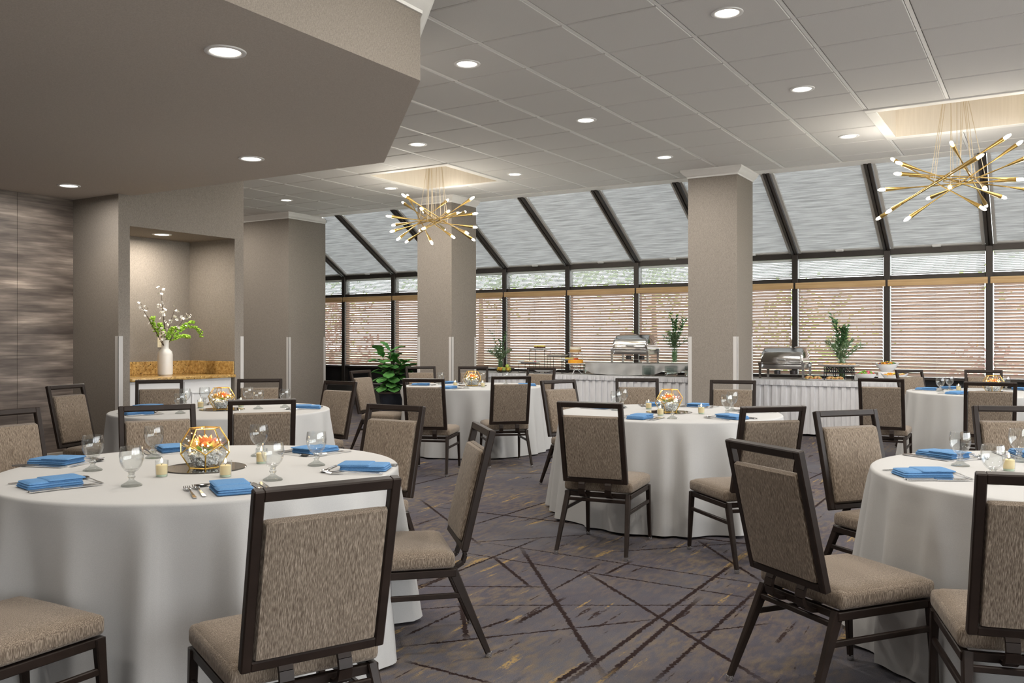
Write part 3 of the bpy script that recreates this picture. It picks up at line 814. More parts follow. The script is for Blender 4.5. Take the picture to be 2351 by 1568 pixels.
# ------------------------------------------------------------------ niche: counter, cabinet, vase, outlet
t = thing('cabinet', 'white panelled base cabinet under the granite counter in the niche', 'cabinet', (-8.30, 6.525, 0), 0)
q = MB(); q.box((-.76, -.69, 0), (-.02, .69, .865)); q.build('body', M['cabinet'], t)
for yc in (-.345, .345):
    q = MB(); q.cbox((-.02, yc-.33, .07), (-.004, yc+.33, .84), .004, 1); d = q.build('door', M['cabinet'], t)
    q = MB()
    for a, b in (((-.004, yc-.24, .16), (.012, yc+.24, .185)), ((-.004, yc-.24, .70), (.012, yc+.24, .725)), ((-.004, yc-.24, .185), (.012, yc-.215, .70)), ((-.004, yc+.215, .185), (.012, yc+.24, .70))):
        q.cbox(a, b, .006, 2)
    q.build('panel_moulding', M['cabinet'], d, smooth=40)
t = thing('counter', 'golden speckled granite counter with backsplash in the niche', 'counter', (-8.27, 6.525, .866), 0)
q = MB(); q.cbox((-.795, -.695, 0), (.03, .695, .036), .008, 2); q.build('worktop', M['granite'], t, smooth=40)
q = MB(); q.cbox((-.805, -.695, .036), (-.782, .695, .19), .004, 1); q.cbox((-.782, .672, .036), (.0, .695, .19), .004, 1); q.build('backsplash', M['granite'], t)
t = thing('wall_outlet', 'ivory wall outlet on the niche back wall behind the white vase', 'outlet', (-9.08, 6.80, 1.28), 0)
q = MB(); q.cbox((0, -.037, -.06), (.007, .037, .06), .004, 2); q.build('cover_plate', M['ivory'], t)
for z in (-.024, .024):
    q = MB(); q.cbox((.006, -.016, z-.014), (.010, .016, z+.014), .003, 1); q.build('socket', M['ivory'], t)

VX, VY, VZ = -8.72, 6.60, .902
q = MB(); q.lathe([(0,0),(.07,0),(.082,.012),(.083,.06),(.083,.24),(.076,.275),(.052,.298),(.042,.31),(.040,.33),(.041,.385),(.046,.405),(.040,.405),(.034,.38),(.034,.31),(.06,.27),(.07,.1),(0,.05)], 40)
tag(q.build('vase', M['vase'], smooth=35, loc=(VX, VY, VZ)), 'matte white bottle vase on the granite counter in the niche', 'vase')
def spray(q, base, tip, bend, r0, r1, n=8):
    base = Vector(base); tip = Vector(tip); mid = (base+tip)/2 + Vector(bend)
    pts = []
    for i in range(n+1):
        u = i/n; pts.append(base*(1-u)**2 + mid*2*u*(1-u) + tip*u*u)
    q.tube(pts, [r0+(r1-r0)*i/n for i in range(n+1)], 5)
    return pts
def blossom(q, c, s, rnd):
    a = Vector((rnd.gauss(0,1), rnd.gauss(0,1), rnd.gauss(0,1))).normalized(); u = a.orthogonal().normalized(); v = a.cross(u)
    for k in range(5):
        an = 2*PI*k/5; d = u*math.cos(an)+v*math.sin(an); e = a.cross(d)
        q.add([c, c+d*s*.6+e*s*.42+a*s*.15, c+d*s*1.15+a*s*.35, c+d*s*.6-e*s*.42+a*s*.15], [(0,1,2,3)])
rnd = random.Random(3)
t = thing('flower_arrangement', 'white blossom branches and lime green bells in the white vase', 'flowers', (VX, VY, VZ), 0)
# photo-right is +y-ish along this wall: build in (0, y, z)
for (ty, tz, by, tx) in ((-.10,.98,.02,.05), (-.40,.80,-.02,.10), (.0,.82,.05,-.08), (.14,.78,-.03,.0), (-.16,.52,-.05,.15), (.25,.73,.0,.1)):
    q = MB(); pts = spray(q, (0,0,.30), (tx, ty, tz), (0, by, .05), .005, .0018)
    br = q.build('branch', M['twig'], t, smooth=60)
    q = MB()
    for k in range(16):
        p = pts[rnd.randint(4, 8)] + Vector((rnd.gauss(0,.02), rnd.gauss(0,.025), rnd.gauss(0,.03)))
        blossom(q, p, rnd.uniform(.014,.022), rnd)
    q.build('blossoms', M['blossom'], br)
for (ty, tz, by, bz, tx) in ((-.20,.66,-.14,.12,.05), (-.10,.50,-.12,.30,.1), (.36,.62,.06,.14,.05), (.42,.46,.12,.30,.12), (.05,.55,.02,.1,.1), (.20,.44,.1,.1,.15)):
    q = MB(); pts = spray(q, (0,0,.36), (tx, ty, tz), (0, by, bz), .004, .002, 14)
    st = q.build('stem', M['lime'], t, smooth=60)
    q = MB()
    for i in range(3, 15):
        for k in range(7):
            a = rnd.uniform(0, 2*PI); o = Vector((math.cos(a)*.02, math.sin(a)*.02, rnd.uniform(-.015,.015)))
            q.sphere(pts[i]+o, .0125, 6, 4, sc3=(1,1,.7))
    q.build('bells', M['lime'], st, smooth=60)

# ------------------------------------------------------------------ chairs
W2 = .2075; ZTOP = .935
def chair_proto():
    t = thing('banquet_chair', 'proto', 'chair')
    # back: local frame whose z runs up the back
    B0 = Vector((0, -.262, .440)); B1 = Vector((0, -.382, .942)); bl = (B1-B0).length
    lean = math.atan2(-(B1.y-B0.y), B1.z-B0.z)
    rot = (lean, 0, 0)
    fw = .030; fd = .030
    q = MB()
    q.cbox((-W2, -fd/2, 0), (-W2+fw, fd/2, bl), .004, 1); q.cbox((W2-fw, -fd/2, 0), (W2, fd/2, bl), .004, 1)
    q.cbox((-W2+fw-.004, -fd/2, bl-.032), (W2-fw+.004, fd/2, bl), .004, 1); q.cbox((-W2+fw-.004, -fd/2, 0), (W2-fw+.004, fd/2, .030), .004, 1)
    q.build('back_frame', M['frame'], t, loc=B0, rot=rot)
    w = 2*(W2-fw)-.002; hh = bl-.032-.052-.030
    q = MB(); R = Matrix.Rotation(PI/2, 4, 'X')
    q.pillow(w, hh, .034, .010, .004, 12, M=Matrix.Translation((0, -.004, .030+hh/2)) @ R)
    q.pillow(w-.006, hh-.012, .030, .014, .010, 12, M=Matrix.Translation((0, .016, .030+hh/2-.002)) @ R)
    q.build('backrest', M['fabric'], t, smooth=50, loc=B0, rot=rot)
    # seat
    q = MB(); q.cbox((-.222, -.222, -.036), (.222, .232, .030), .020, 3)
    q.v = [(x, y, z + (.016*max(0,(1-(x/.23)**2))*max(0,(1-(y/.235)**2)) if z > .02 else 0)) for x, y, z in q.v]
    q.pillow(.436, .444, .05, .03, .016, 12, flat=True, M=Matrix.Translation((0, .005, .012)))
    q.build('seat', M['fabric'], t, smooth=50, loc=(0, 0, .411))
    zr = .355
    # legs with glides
    rear = q
    for sx in (-1, 1):
        q = MB(); q.bar((sx*.195, -.212, zr+.012), (sx*.222, -.358, .018), .030, .040, .022, .024, up=(0,1,0), ch=.004); lg = q.build('leg', M['frame'], t)
        q = MB(); q.lathe([(0,0),(.013,0),(.015,.006),(.013,.022),(.0,.024)], 12, 0, (sx*.222, -.360, 0)); q.build('glide', M['glide'], lg, smooth=40)
        q = MB(); q.bar((sx*.208, .212, zr+.012), (sx*.214, .236, .018), .028, .036, .021, .022, up=(0,1,0), ch=.004); lg = q.build('leg', M['frame'], t)
        q = MB(); q.lathe([(0,0),(.013,0),(.015,.006),(.013,.022),(.0,.024)], 12, 0, (sx*.214, .237, 0)); q.build('glide', M['glide'], lg, smooth=40)
        q = MB(); q.cbox((sx*.202-.014, -.225, zr-.015), (sx*.202+.014, .228, zr+.016), .003, 1); q.build('side_rail', M['frame'], t)
        q = MB(); q.bar((sx*.2075, -.262, .262), (sx*.211, .222, .262), .016, .022, ch=.003); q.build('stretcher', M['frame'], t)
        # curved bracket carrying the back
        q = MB(); c = sx*.085
        pts = [(c,-.262,.455),(c,-.278,.425),(c,-.284,.398),(c,-.274,.368),(c,-.245,.350),(c,-.19,.345)]
        for i in range(len(pts)-1): q.bar(pts[i], (pts[i+1][0], pts[i+1][1]*1.0, pts[i+1][2]), .040, .014, up=(0,.6,.8) if i > 2 else (0,1,.2))
        q.build('back_bracket', M['frame'], t)
    q = MB(); q.cbox((-.20, .205, zr-.014), (.20, .226, zr+.014), .003, 1); q.build('front_apron', M['frame'], t)
    q = MB(); q.cbox((-.20, -.222, zr-.014), (.20, -.198, zr+.014), .003, 1); q.build('rear_apron', M['frame'], t)
    q = MB(); q.bar((-.197, -.235, .325), (.197, -.235, .325), .016, .020, ch=.003); q.build('rear_stretcher', M['frame'], t)
    return t
chairs = [
 ('taupe banquet chair in the foreground, its back to us, at the front left table', -1.985, 1.916, 65),
 ('banquet chair cut off at the bottom left corner, only seat and legs showing', -2.80, 1.50, 2),
 ('banquet chair at the left picture edge facing the front left table', -4.444, 2.646, -87),
 ('banquet chair on the far side of the front left table, left of its centrepiece', -4.06, 3.08, -120),
 ('banquet chair facing us at the right rear of the front left table', -3.22, 3.62, -179),
 ('banquet chair seen from its side, tucked into the right of the front left table', -2.405, 2.99, 134),
 ('banquet chair with its back to us at the niche table, behind two goblets', -4.536, 4.174, 50),
 ('banquet chair against the streaked wall at the left of the niche table', -6.60, 4.415, -73),
 ('banquet chair in front of the white cabinet, left end', -6.76, 5.055, -127),
 ('banquet chair in front of the right niche corner, facing us', -6.16, 5.635, -137),
 ('banquet chair at the right of the niche table, near the grey pilaster', -5.490, 5.60, 175),
 ('banquet chair facing right beside the potted fig plant', -6.68, 8.12, -83),
 ('banquet chair with its back to us at the left front of the plant table', -5.27, 7.13, 22),
 ('banquet chair with its back to us at the right front of the plant table', -4.95, 7.96, 43),
 ('banquet chair in front of the left column, left of its corner guard', -7.094, 9.419, -133),
 ('banquet chair in front of the left column, right of its corner guard', -6.546, 9.736, -147),
 ('banquet chair at the far right of the plant table, below the dessert plates', -5.68, 9.73, -176),
 ('banquet chair with its back to us at the left front of the centre table', -2.42, 5.16, 8),
 ('banquet chair with its back to us at the right front of the centre table', -1.612, 5.311, 47),
 ('banquet chair at the far left of the centre table, partly behind another chair', -3.53, 7.05, -112),
 ('banquet chair behind the centre table, below the raised chafing dish', -3.22, 7.55, -153),
 ('banquet chair behind the centre table, in front of the right column', -2.39, 7.62, -166),
 ('large angled banquet chair in the right foreground showing its whole seat', -.664, 3.517, -36),
 ('banquet chair facing right at the left of the front right table', -.63, 4.73, -128),
 ('banquet chair behind the front right table, cut by the picture edge', -.023, 5.42, -155),
 ('banquet chair cut off in the bottom right corner, its back to us', -.084, 3.29, 16),
 ('banquet chair with its back to us at the left of the far right table', -1.39, 9.48, 2),
 ('banquet chair on the far left side of the far right table, below salad bowls', -1.16, 11.50, -129),
 ('banquet chair on the far side of the far right table, before the mullion', -.60, 11.76, -169),
 ('banquet chair with its back to us at the front of the far right table', -.475, 9.20, 6),
 ('banquet chair at the right picture edge behind the far right table', -.02, 11.83, 171)]
cp = chair_proto()
for k, (lb, x, y, a) in enumerate(chairs):
    if k == 0:
        c = cp; c.location = (x, y, 0); c.rotation_euler = (0, 0, math.radians(a)); c['label'] = lb; c['group'] = 'banquet chairs'
    else: clone(cp, lb, (x, y, 0), math.radians(a), 'banquet chairs')

# ------------------------------------------------------------------ round tables and cloths
TR = .838; TZ = .762
tables = {1: (-3.143, 2.582, 'front left table'), 2: (-5.607, 4.772, 'niche table'), 3: (-5.87, 8.719, 'plant table'),
          4: (-2.48, 6.382, 'centre table'), 5: (.147, 4.319, 'front right table'), 6: (-.493, 10.544, 'far right table')}
tdesc = {1: 'in the left foreground', 2: 'in front of the niche and streaked wall', 3: 'in the far middle by the potted fig', 4: 'in the centre of the room', 5: 'in the right foreground', 6: 'at the far right below the chandelier'}
def tuck(vs, cx, cy, rot):
    """push the skirt inwards where a seat is tucked under the table"""
    out = []
    near = [(x, y, math.radians(a), -.10 if a == 134 else -.265) for _, x, y, a in chairs if math.hypot(x-cx, y-cy) < 1.3]
    cr, sr = math.cos(rot), math.sin(rot)
    for (x, y, z) in vs:
        r = math.hypot(x, y)
        if z > .70 or r < .5: out.append((x, y, z)); continue
        f = 1.0 if z < .50 else max(0.0, (.70-z)/.20); f = f*f*(3-2*f)
        wx, wy = cx + x*cr - y*sr, cy + x*sr + y*cr; dr = 0.0
        ux, uy = (wx-cx)/r, (wy-cy)/r
        for (hx, hy, a, lo_) in near:
            fx, fy = -math.sin(a), math.cos(a)
            lx = (wx-hx)*fy - (wy-hy)*fx; ly = (wx-hx)*fx + (wy-hy)*fy
            if ly < -.6 or lx > .265 or lx < lo_: continue
            side_ = 1.0 if abs(lx) < .205 else max(0.0, 1-(abs(lx)-.205)/.06)
            if lo_ > -.2: side_ *= max(0.0, min(1.0, (lx-lo_)/.08)); side_ = side_*side_*(3-2*side_)
            k = -(ux*fx + uy*fy)
            need = (.268 - ly)/max(.35, k)
            if need > 0: dr = max(dr, need*side_)
        dr = min(dr, .42)*f
        out.append((x*(1-dr/r), y*(1-dr/r), z))
    return out
def cloth(seed, nf):
    rnd = random.Random(seed); q = MB(); n = 240
    # irregular folds: sum of lobes at uneven spacing
    ang = []; a = rnd.uniform(0, 1)
    while a < 2*PI + 1:
        ang.append((a, rnd.uniform(.5, 1.35), rnd.uniform(.06, .105))); a += 2*PI/nf*rnd.uniform(.72, 1.28)
    def fold(th):
        s = 0
        for c, h, w in ang:
            d = (th-c+PI) % (2*PI) - PI
            s += h*math.exp(-(d/w)**2)
        return s
    F = [fold(2*PI*k/n) for k in range(n)]
    mean = sum(F)/n; F = [f-mean for f in F]
    rows = [(0, 0, TZ)] + [(r, 0, TZ) for r in (.3, .6, .76, TR-.013)]
    for e in range(1, 5):
        b = e/4*PI/2; rows.append((TR-.013+.013*math.sin(b), 0, TZ-.013+.013*math.cos(b)))
    for e in range(1, 19):
        u = e/18; rows.append((TR + .065*u**1.1, .088*u**.66, TZ-.013-(TZ-.027)*u))
    vs = [(0, 0, TZ)]
    for r, am, z in rows[1:]:
        for k in range(n):
            th = 2*PI*k/n; rr = r + am*F[k]; zz = z + (.010*F[k] if z < .03 else 0)
            vs.append((rr*math.cos(th), rr*math.sin(th), zz))
    fs = [(0, 1+k, 1+(k+1) % n) for k in range(n)]
    for i in range(len(rows)-2):
        for k in range(n):
            a0 = 1+i*n+k; a1 = 1+i*n+(k+1) % n
            fs.append((a0, a0+n, a1+n, a1))
    q.add(vs, fs); return q
for k, (x, y, nm) in tables.items():
    cm = cloth(40+k, 21); cm.v = tuck(cm.v, x, y, k*1.1)
    o = cm.build('tablecloth', M['cloth'], smooth=70, loc=(x, y, 0), rot=(0, 0, k*1.1))
    tag(o, 'white cloth on the round %s %s' % (nm, tdesc[k]), 'tablecloth', 'round white tablecloths')
    t = thing('round_table', 'round folding table hidden under the white cloth of the %s' % nm, 'table', (x, y, 0), 0, 'round tables under cloths')
    q = MB(); q.lathe([(0,.725),(TR-.012,.725),(TR-.006,.735),(TR-.006,.752),(TR-.012,.757),(0,.757)], 48); q.build('tabletop', M['wrap'], t, smooth=40)
    for a in range(4):
        b = PI/4 + a*PI/2; q = MB(); q.tube([(.5*math.cos(b), .5*math.sin(b), 0), (.5*math.cos(b), .5*math.sin(b), .726)], .014, 8); q.build('leg', M['steel2'], t)

# ------------------------------------------------------------------ table settings
TT = TZ + .0005
def napkin_mesh():
    q = MB()
    def slab(w, d, z0, z1, y0, sk):
        q.pillow(w, d, z1-z0, min(.012, (z1-z0)*.9), .002, 10, M=Matrix.Translation((sk, y0, (z0+z1)/2)))
    slab(.135, .205, .000, .011, 0, 0); slab(.132, .200, .008, .018, .0, .002); slab(.130, .196, .015, .026, .002, -.001)
    for y0 in (-.030, .020): slab(.131, .098-abs(y0)*.4, .023, .030, y0+.045, 0)
    return q
def fork_mesh():
    q = MB(); pts = [(0,-.10,.003),(0,-.06,.004),(0,0,.007),(0,.03,.010),(0,.045,.009)]
    ws = [.011,.009,.005,.005,.010]
    for i in range(4): q.bar(pts[i], pts[i+1], ws[i], .0025, ws[i+1], .0025)
    q.bar((0,.045,.009), (0,.062,.006), .012, .002, .021, .002)
    for x in (-.009, -.003, .003, .009):
        q.bar((x,.061,.006), (x,.083,.004), .0036, .002); q.bar((x,.083,.004), (x,.102,.009), .0036, .002, .002, .0015)
    return q
def knife_mesh():
    q = MB()
    q.bar((0,-.115,.004), (0,-.01,.005), .014, .007, .010, .006, ch=.002)
    q.bar((0,-.01,.005), (0,.09,.004), .015, .0025, .019, .002); q.bar((0,.09,.004), (.004,.122,.004), .019, .002, .004, .0015)
    return q
def spoon_mesh():
    q = MB()
    pts = [(0,-.09,.003),(0,-.05,.004),(0,.0,.008),(0,.035,.009),(0,.05,.007)]; ws = [.012,.009,.005,.005,.008]
    for i in range(4): q.bar(pts[i], pts[i+1], ws[i], .0025, ws[i+1], .0025)
    vs = []; n = 12
    for i, r in enumerate((0, .5, .85, 1)):
        for k in range(n):
            a = 2*PI*k/n; vs.append((math.cos(a)*.018*r, .073+math.sin(a)*.028*r, .0015+.007*r*r))
    fs = [(i*n+k, i*n+(k+1) % n, (i+1)*n+(k+1) % n, (i+1)*n+k) for i in range(3) for k in range(n)]
    q.add(vs, fs); q.add([(x, y, z-.0012) for x, y, z in vs], [tuple(reversed(f)) for f in fs])
    return q
def goblet_mesh():
    q = MB()
    # thin bowl (outer and inner wall) then thick stem and foot
    q.lathe([(.012,.052),(.024,.060),(.036,.076),(.043,.098),(.0445,.118),(.042,.140),(.040,.150),(.0385,.1505),(.0372,.149),(.0395,.139),(.0420,.117),(.0405,.099),(.034,.079),(.022,.064),(0,.060)], 28, 0)
    q.lathe([(0,0),(.038,0),(.0395,.002),(.037,.006),(.022,.014),(.011,.022),(.0095,.028),(.014,.033),(.0145,.037),(.0105,.043),(.012,.052),(.018,.0575),(0,.0575)], 28, 1)
    return q
protos = {}
def put(kind, mesh_fn, mats, label, cat, group, loc, rz, smooth=40):
    if kind not in protos:
        o = mesh_fn().build(kind, mats, smooth=smooth); protos[kind] = o
    else:
        o = protos[kind].copy(); COL.objects.link(o)
    o.location = loc; o.rotation_euler = (0, 0, rz)
    return tag(o, label, cat, group)
CAMA = math.radians(31.358)
def side(dx, dy):
    """which side of its table, as seen from the camera"""
    xc = dx*math.cos(CAMA) + dy*math.sin(CAMA); d = -dx*math.sin(CAMA) + dy*math.cos(CAMA)
    a = math.degrees(math.atan2(d, xc)) % 360
    return ['right', 'rear right', 'rear', 'rear left', 'left', 'front left', 'front', 'front right'][int((a+22.5)//45) % 8]
napk = {1: [(-.13,-.62),(-.70,-.25),(-.64,.32),(.56,-.34),(.63,.33),(.02,.66)], 2: [(-.18,-.63),(-.66,-.20),(-.50,.45),(.50,.44)],
        3: [(-.55,.30),(.10,-.63),(.56,.35),(-.58,-.25)], 4: [(.02,-.61),(-.33,.56),(.0,.66),(.58,-.28),(.55,.42),(-.62,.10)],
        5: [(-.58,.36),(-.59,-.35),(-.22,.60)], 6: [(-.65,.03),(-.45,.47),(-.30,-.56),(.25,.58)]}
gobl = {1: [(.14,-.46),(-.35,-.30),(-.47,.09),(-.10,.40),(.36,.31),(.50,-.08)], 2: [(-.47,.02),(.02,-.41),(-.50,.24),(-.24,.48),(.19,.20),(.25,.43)],
        3: [(-.52,.08),(-.33,.45),(.24,-.48),(-.18,.50),(.20,.44)], 4: [(-.42,-.05),(-.50,.25),(.22,-.50),(.46,-.02),(.38,.36)],
        5: [(-.48,.05),(-.33,-.41),(-.26,.34)], 6: [(-.48,-.24),(-.43,.20),(.10,.52)]}
cand = {1: [(.04,-.25),(.27,-.12),(.10,.23)], 2: [(-.28,.02),(-.10,.28)], 3: [(-.05,-.28),(.27,-.18)], 4: [(-.25,.20),(.05,-.30),(.26,-.01)], 5: [(-.29,0)], 6: [(-.33,.06)]}
order = ['first', 'second', 'third']
def uniq(store, base):
    store[base] = store.get(base, 0) + 1
    return store[base]
for k, (tx, ty, nm) in tables.items():
    seen = {}
    for (nx, ny) in napk[k]:
        sd = side(nx, ny); c = uniq(seen, sd); sd2 = sd if c == 1 else 'far ' + sd
        rz = math.atan2(ny, nx) + PI/2           # local +y points at the table centre
        R = Matrix.Rotation(rz, 3, 'Z')
        def P(lx, ly, z=TT):
            v = R @ Vector((lx, ly, 0)); return (tx+nx+v.x, ty+ny+v.y, z)
        put('napkin', napkin_mesh, M['napkin'], 'folded blue napkin at the %s of the %s' % (sd2, nm), 'napkin', 'folded blue napkins', P(0, 0), rz, 60)
        for lx, w in ((-.142, 'outer'), (-.108, 'inner')):
            put('fork', fork_mesh, M['steel'], '%s fork beside the napkin at the %s of the %s' % (w, sd2, nm), 'fork', 'forks', P(lx, .015+(.02 if w == 'inner' else 0)), rz).scale = (1.18, 1.18, 1.1)
        for lx, w in ((.130, 'outer'), (.102, 'inner')):
            put('knife', knife_mesh, M['steel'], '%s knife beside the napkin at the %s of the %s' % (w, sd2, nm), 'knife', 'knives', P(lx, .01), rz).scale = (1.1, 1.08, 1)
        put('spoon', spoon_mesh, M['steel'], 'dessert spoon above the napkin at the %s of the %s' % (sd2, nm), 'spoon', 'spoons', P(.0, .155), rz+PI/2).scale = (1.12, 1.12, 1)
    seen = {}
    for (gx, gy) in gobl[k]:
        sd = side(gx, gy); c = uniq(seen, sd); sd2 = sd if c == 1 else 'far ' + sd
        put('goblet', goblet_mesh, [M['glass'], M['gfoot']], 'clear water goblet at the %s of the %s' % (sd2, nm), 'goblet', 'water goblets', (tx+gx, ty+gy, TT), gx*7, 40)
# candles
def candle_proto():
    t = thing('votive_candle', 'proto', 'candle')
    q = MB(); q.lathe([(0,0),(.022,0),(.0235,.003),(.026,.066),(.0245,.066),(.0225,.010),(0,.009)], 24); q.build('glass_cup', M['glass'], t, smooth=40)
    q = MB(); q.lathe([(0,.0095),(.0218,.0095),(.0232,.046),(.020,.048),(0,.047)], 24); q.build('wax', M['wax'], t, smooth=40)
    q = MB(); q.lathe([(0,.0005),(.0205,.0005),(.0215,.009),(0,.009)], 24); q.build('thick_base', M['waxend'], t, smooth=40)
    q = MB(); q.tube([(0,0,.047),(.001,0,.055)], .0011, 5); q.build('wick', M['wire'], t)
    q = MB(); q.lathe([(0,.054),(.004,.058),(.005,.063),(.003,.071),(0,.078)], 10); q.build('flame', M['flame'], t, smooth=60)
    return t
cpx = candle_proto(); first = True
for k, (tx, ty, nm) in tables.items():
    seen = {}
    for (gx, gy) in cand[k]:
        sd = side(gx, gy); c = uniq(seen, sd); sd2 = sd if c == 1 else 'far ' + sd
        lb = 'lit votive candle %s of the centrepiece on the %s' % (sd2, nm)
        if first: t = cpx; t.location = (tx+gx, ty+gy, TT); t['label'] = lb; t['group'] = 'votive candles'; first = False
        else: clone(cpx, lb, (tx+gx, ty+gy, TT), 0, 'votive candles')

# centrepieces: mirror, faceted glass bowl, beads, flowers
def dodeca(a):
    ph = (1+5**.5)/2; vs = []
    for x in (-1, 1):
        for y in (-1, 1):
            for z in (-1, 1): vs.append(Vector((x, y, z)))
    for i in (-1, 1):
        for j in (-1, 1):
            vs += [Vector((0, i/ph, j*ph)), Vector((i/ph, j*ph, 0)), Vector((i*ph, 0, j/ph))]
    sc_ = a/(2/ph); nrm = Vector((1, 0, ph)).normalized()          # a face normal
    best = None
    for sgn in (1,):
        R = nrm.rotation_difference(Vector((0, 0, -1))).to_matrix()
        vs = [R @ v * sc_ for v in vs]
    zmin = min(v.z for v in vs); vs = [v - Vector((0, 0, zmin)) for v in vs]
    edges = [(i, j) for i in range(20) for j in range(i) if abs((vs[i]-vs[j]).length - a) < a*.02]
    cen = sum(vs, Vector())/20; faces = []
    # faces: group five vertices lying on a common outer plane
    done = set()
    for i in range(20):
        nb = [b if a_ == i else a_ for a_, b in edges if i in (a_, b)]
        for x in range(3):
            for y in range(x):
                p, r = nb[x], nb[y]; nn = (vs[p]-vs[i]).cross(vs[r]-vs[i]).normalized()
                if nn.dot(vs[i]-cen) < 0: nn = -nn
                f = [w for w in range(20) if abs((vs[w]-vs[i]).dot(nn)) < a*.02]
                key = tuple(sorted(f))
                if len(f) == 5 and key not in done:
                    done.add(key); c = sum((vs[w] for w in f), Vector())/5; u = (vs[f[0]]-c).normalized(); v = nn.cross(u)
                    f.sort(key=lambda w: math.atan2((vs[w]-c).dot(v), (vs[w]-c).dot(u))); faces.append((f, nn, c))
    return vs, edges, faces
DV, DE, DF = dodeca(.076)
def bowl_proto():
    t = thing('terrarium_bowl', 'proto', 'glass bowl')
    q = MB()
    for a, b in DE: q.tube([DV[a], DV[b]], .0028, 6)
    for v in DV: q.sphere(v, .0034, 6, 4)
    q.build('gold_frame', M['gold'], t, smooth=40)
    zm = max(v.z for v in DV)
    for f, nn, c in DF:
        if c.z > zm*.95: continue
        q = MB(); n = 5
        o = [DV[w]-nn*.0008 for w in f]; i_ = [DV[w]-nn*.0018 for w in f]
        q.add(o+i_, [tuple(range(5)), tuple(reversed(range(5, 10)))]); q.build('pane', M['glass'], t)
    return t
def petal(q, c, d, s, lift, mi):
    d = d.normalized(); z = Vector((0, 0, 1)); e = d.cross(z)
    if e.length < .1: e = Vector((1, 0, 0))
    e.normalize(); up = e.cross(d).normalized()
    if up.z < 0: up = -up
    vs = [c, c+d*s*.45+e*s*.26+up*s*lift*.3, c+d*s*.85+e*s*.2+up*s*lift*.6, c+d*s*1.1+up*s*lift, c+d*s*.85-e*s*.2+up*s*lift*.6, c+d*s*.45-e*s*.26+up*s*lift*.3, c+d*s*.6+up*s*lift*.3]
    q.add(vs, [(0,1,6),(1,2,6),(2,3,6),(3,4,6),(4,5,6),(5,0,6)], mi)
def bloom(c, r, rnd):
    q = MB()
    for ring, (n, el, s) in enumerate(((9, .1, 1.0), (8, .6, .85), (6, 1.05, .65), (4, 1.4, .45))):
        for k in range(n):
            a = 2*PI*(k+rnd.uniform(-.2,.2))/n + ring*.4
            petal(q, Vector(c), Vector((math.cos(a)*math.cos(el), math.sin(a)*math.cos(el), math.sin(el))), r*s, .35, 0)
    return q
def flowers_proto():
    rnd = random.Random(8); t = thing('flower_arrangement', 'proto', 'flowers')
    for c, r, mt in (((.0,.0,.092), .060, 'petal_o'), ((-.048,.0,.080), .050, 'petal_y'), ((.045,.015,.084), .050, 'petal_p'), ((.015,-.046,.080), .050, 'petal_y'), ((-.01,.046,.086), .048, 'petal_y')):
        bloom(c, r, rnd).build('bloom', M[mt], t, smooth=60)
    q = MB()
    for k in range(7):
        a = 2*PI*k/7+.3; petal(q, Vector((math.cos(a)*.03, math.sin(a)*.03, .072)), Vector((math.cos(a), math.sin(a), .5)), .045, .2, 0)
    q.build('leaves', M['lime'], t)
    q = MB()
    for k in range(22):
        a = rnd.uniform(0, 2*PI); r = rnd.uniform(.03, .078); q.sphere((r*math.cos(a), r*math.sin(a), rnd.uniform(.062, .122)), .0032, 6, 4)
    q.build('fairy_lights', M['fairy'], t)
    ld = bpy.data.lights.new('fairy_glow', 'POINT'); ld.energy = .55; ld.color = (1, .80, .48); ld.shadow_soft_size = .02
    lo = bpy.data.objects.new('fairy_glow', ld); COL.objects.link(lo); lo.parent = t; lo.location = (0, 0, .135)
    return t
def beads_mesh():
    rnd = random.Random(4); q = MB()
    for k in range(420):
        z = rnd.uniform(.010, .066); R = .044 + z*.50; a = rnd.uniform(0, 2*PI); r = R*math.sqrt(rnd.uniform(0.1, 1))*.95
        s = rnd.uniform(.006, .009)
        vs = [(s,0,0),(-s,0,0),(0,s,0),(0,-s,0),(0,0,s),(0,0,-s)]
        Rm = Matrix.Translation((r*math.cos(a), r*math.sin(a), z)) @ Matrix.Rotation(rnd.uniform(0,3), 4, (rnd.random(), rnd.random(), rnd.random()+.1))
        q.add(vs, [(0,2,4),(2,1,4),(1,3,4),(3,0,4),(2,0,5),(1,2,5),(3,1,5),(0,3,5)], 0, Rm)
    return q
M['crystal'] = plain('faceted_clear_gem', (.90,.90,.90), .06, spec=.9, noise=.15, scale=90, coat=.6)
bp0 = bowl_proto(); fp0 = flowers_proto()
for k, (tx, ty, nm) in tables.items():
    if k == 5: continue
    rz = {1: 1.22, 2: 1.7, 3: .85, 4: .30, 6: 1.5}[k]
    def mir():
        q = MB(); q.lathe([(0,0),(.172,0),(.175,.002),(.172,.0045),(0,.0045)], 64); return q
    put('round_mirror', mir, M['mirror'], 'round mirror plate under the centrepiece of the %s' % nm, 'mirror', 'round mirrors', (tx, ty, TT), 0, 30)
    zc = TT+.0049
    for base, nmx, cat, lb in ((bp0, 'b', 0, 'gold edged faceted glass bowl in the middle of the %s'), (fp0, 'f', 0, 'orange and yellow flowers with fairy lights, bowl of the %s')):
        if k == 1: o = base; o.location = (tx, ty, zc); o.rotation_euler = (0, 0, rz); o['label'] = lb % nm
        else: o = clone(base, lb % nm, (tx, ty, zc), rz)
        o['group'] = 'faceted glass bowls' if base is bp0 else 'bowl flower arrangements'
    o = put('glass_beads', beads_mesh, M['crystal'], 'clear glass beads filling the bowl of the %s' % nm, 'beads', 'glass beads in the bowls', (tx, ty, zc), rz, None)
    o['kind'] = 'stuff'

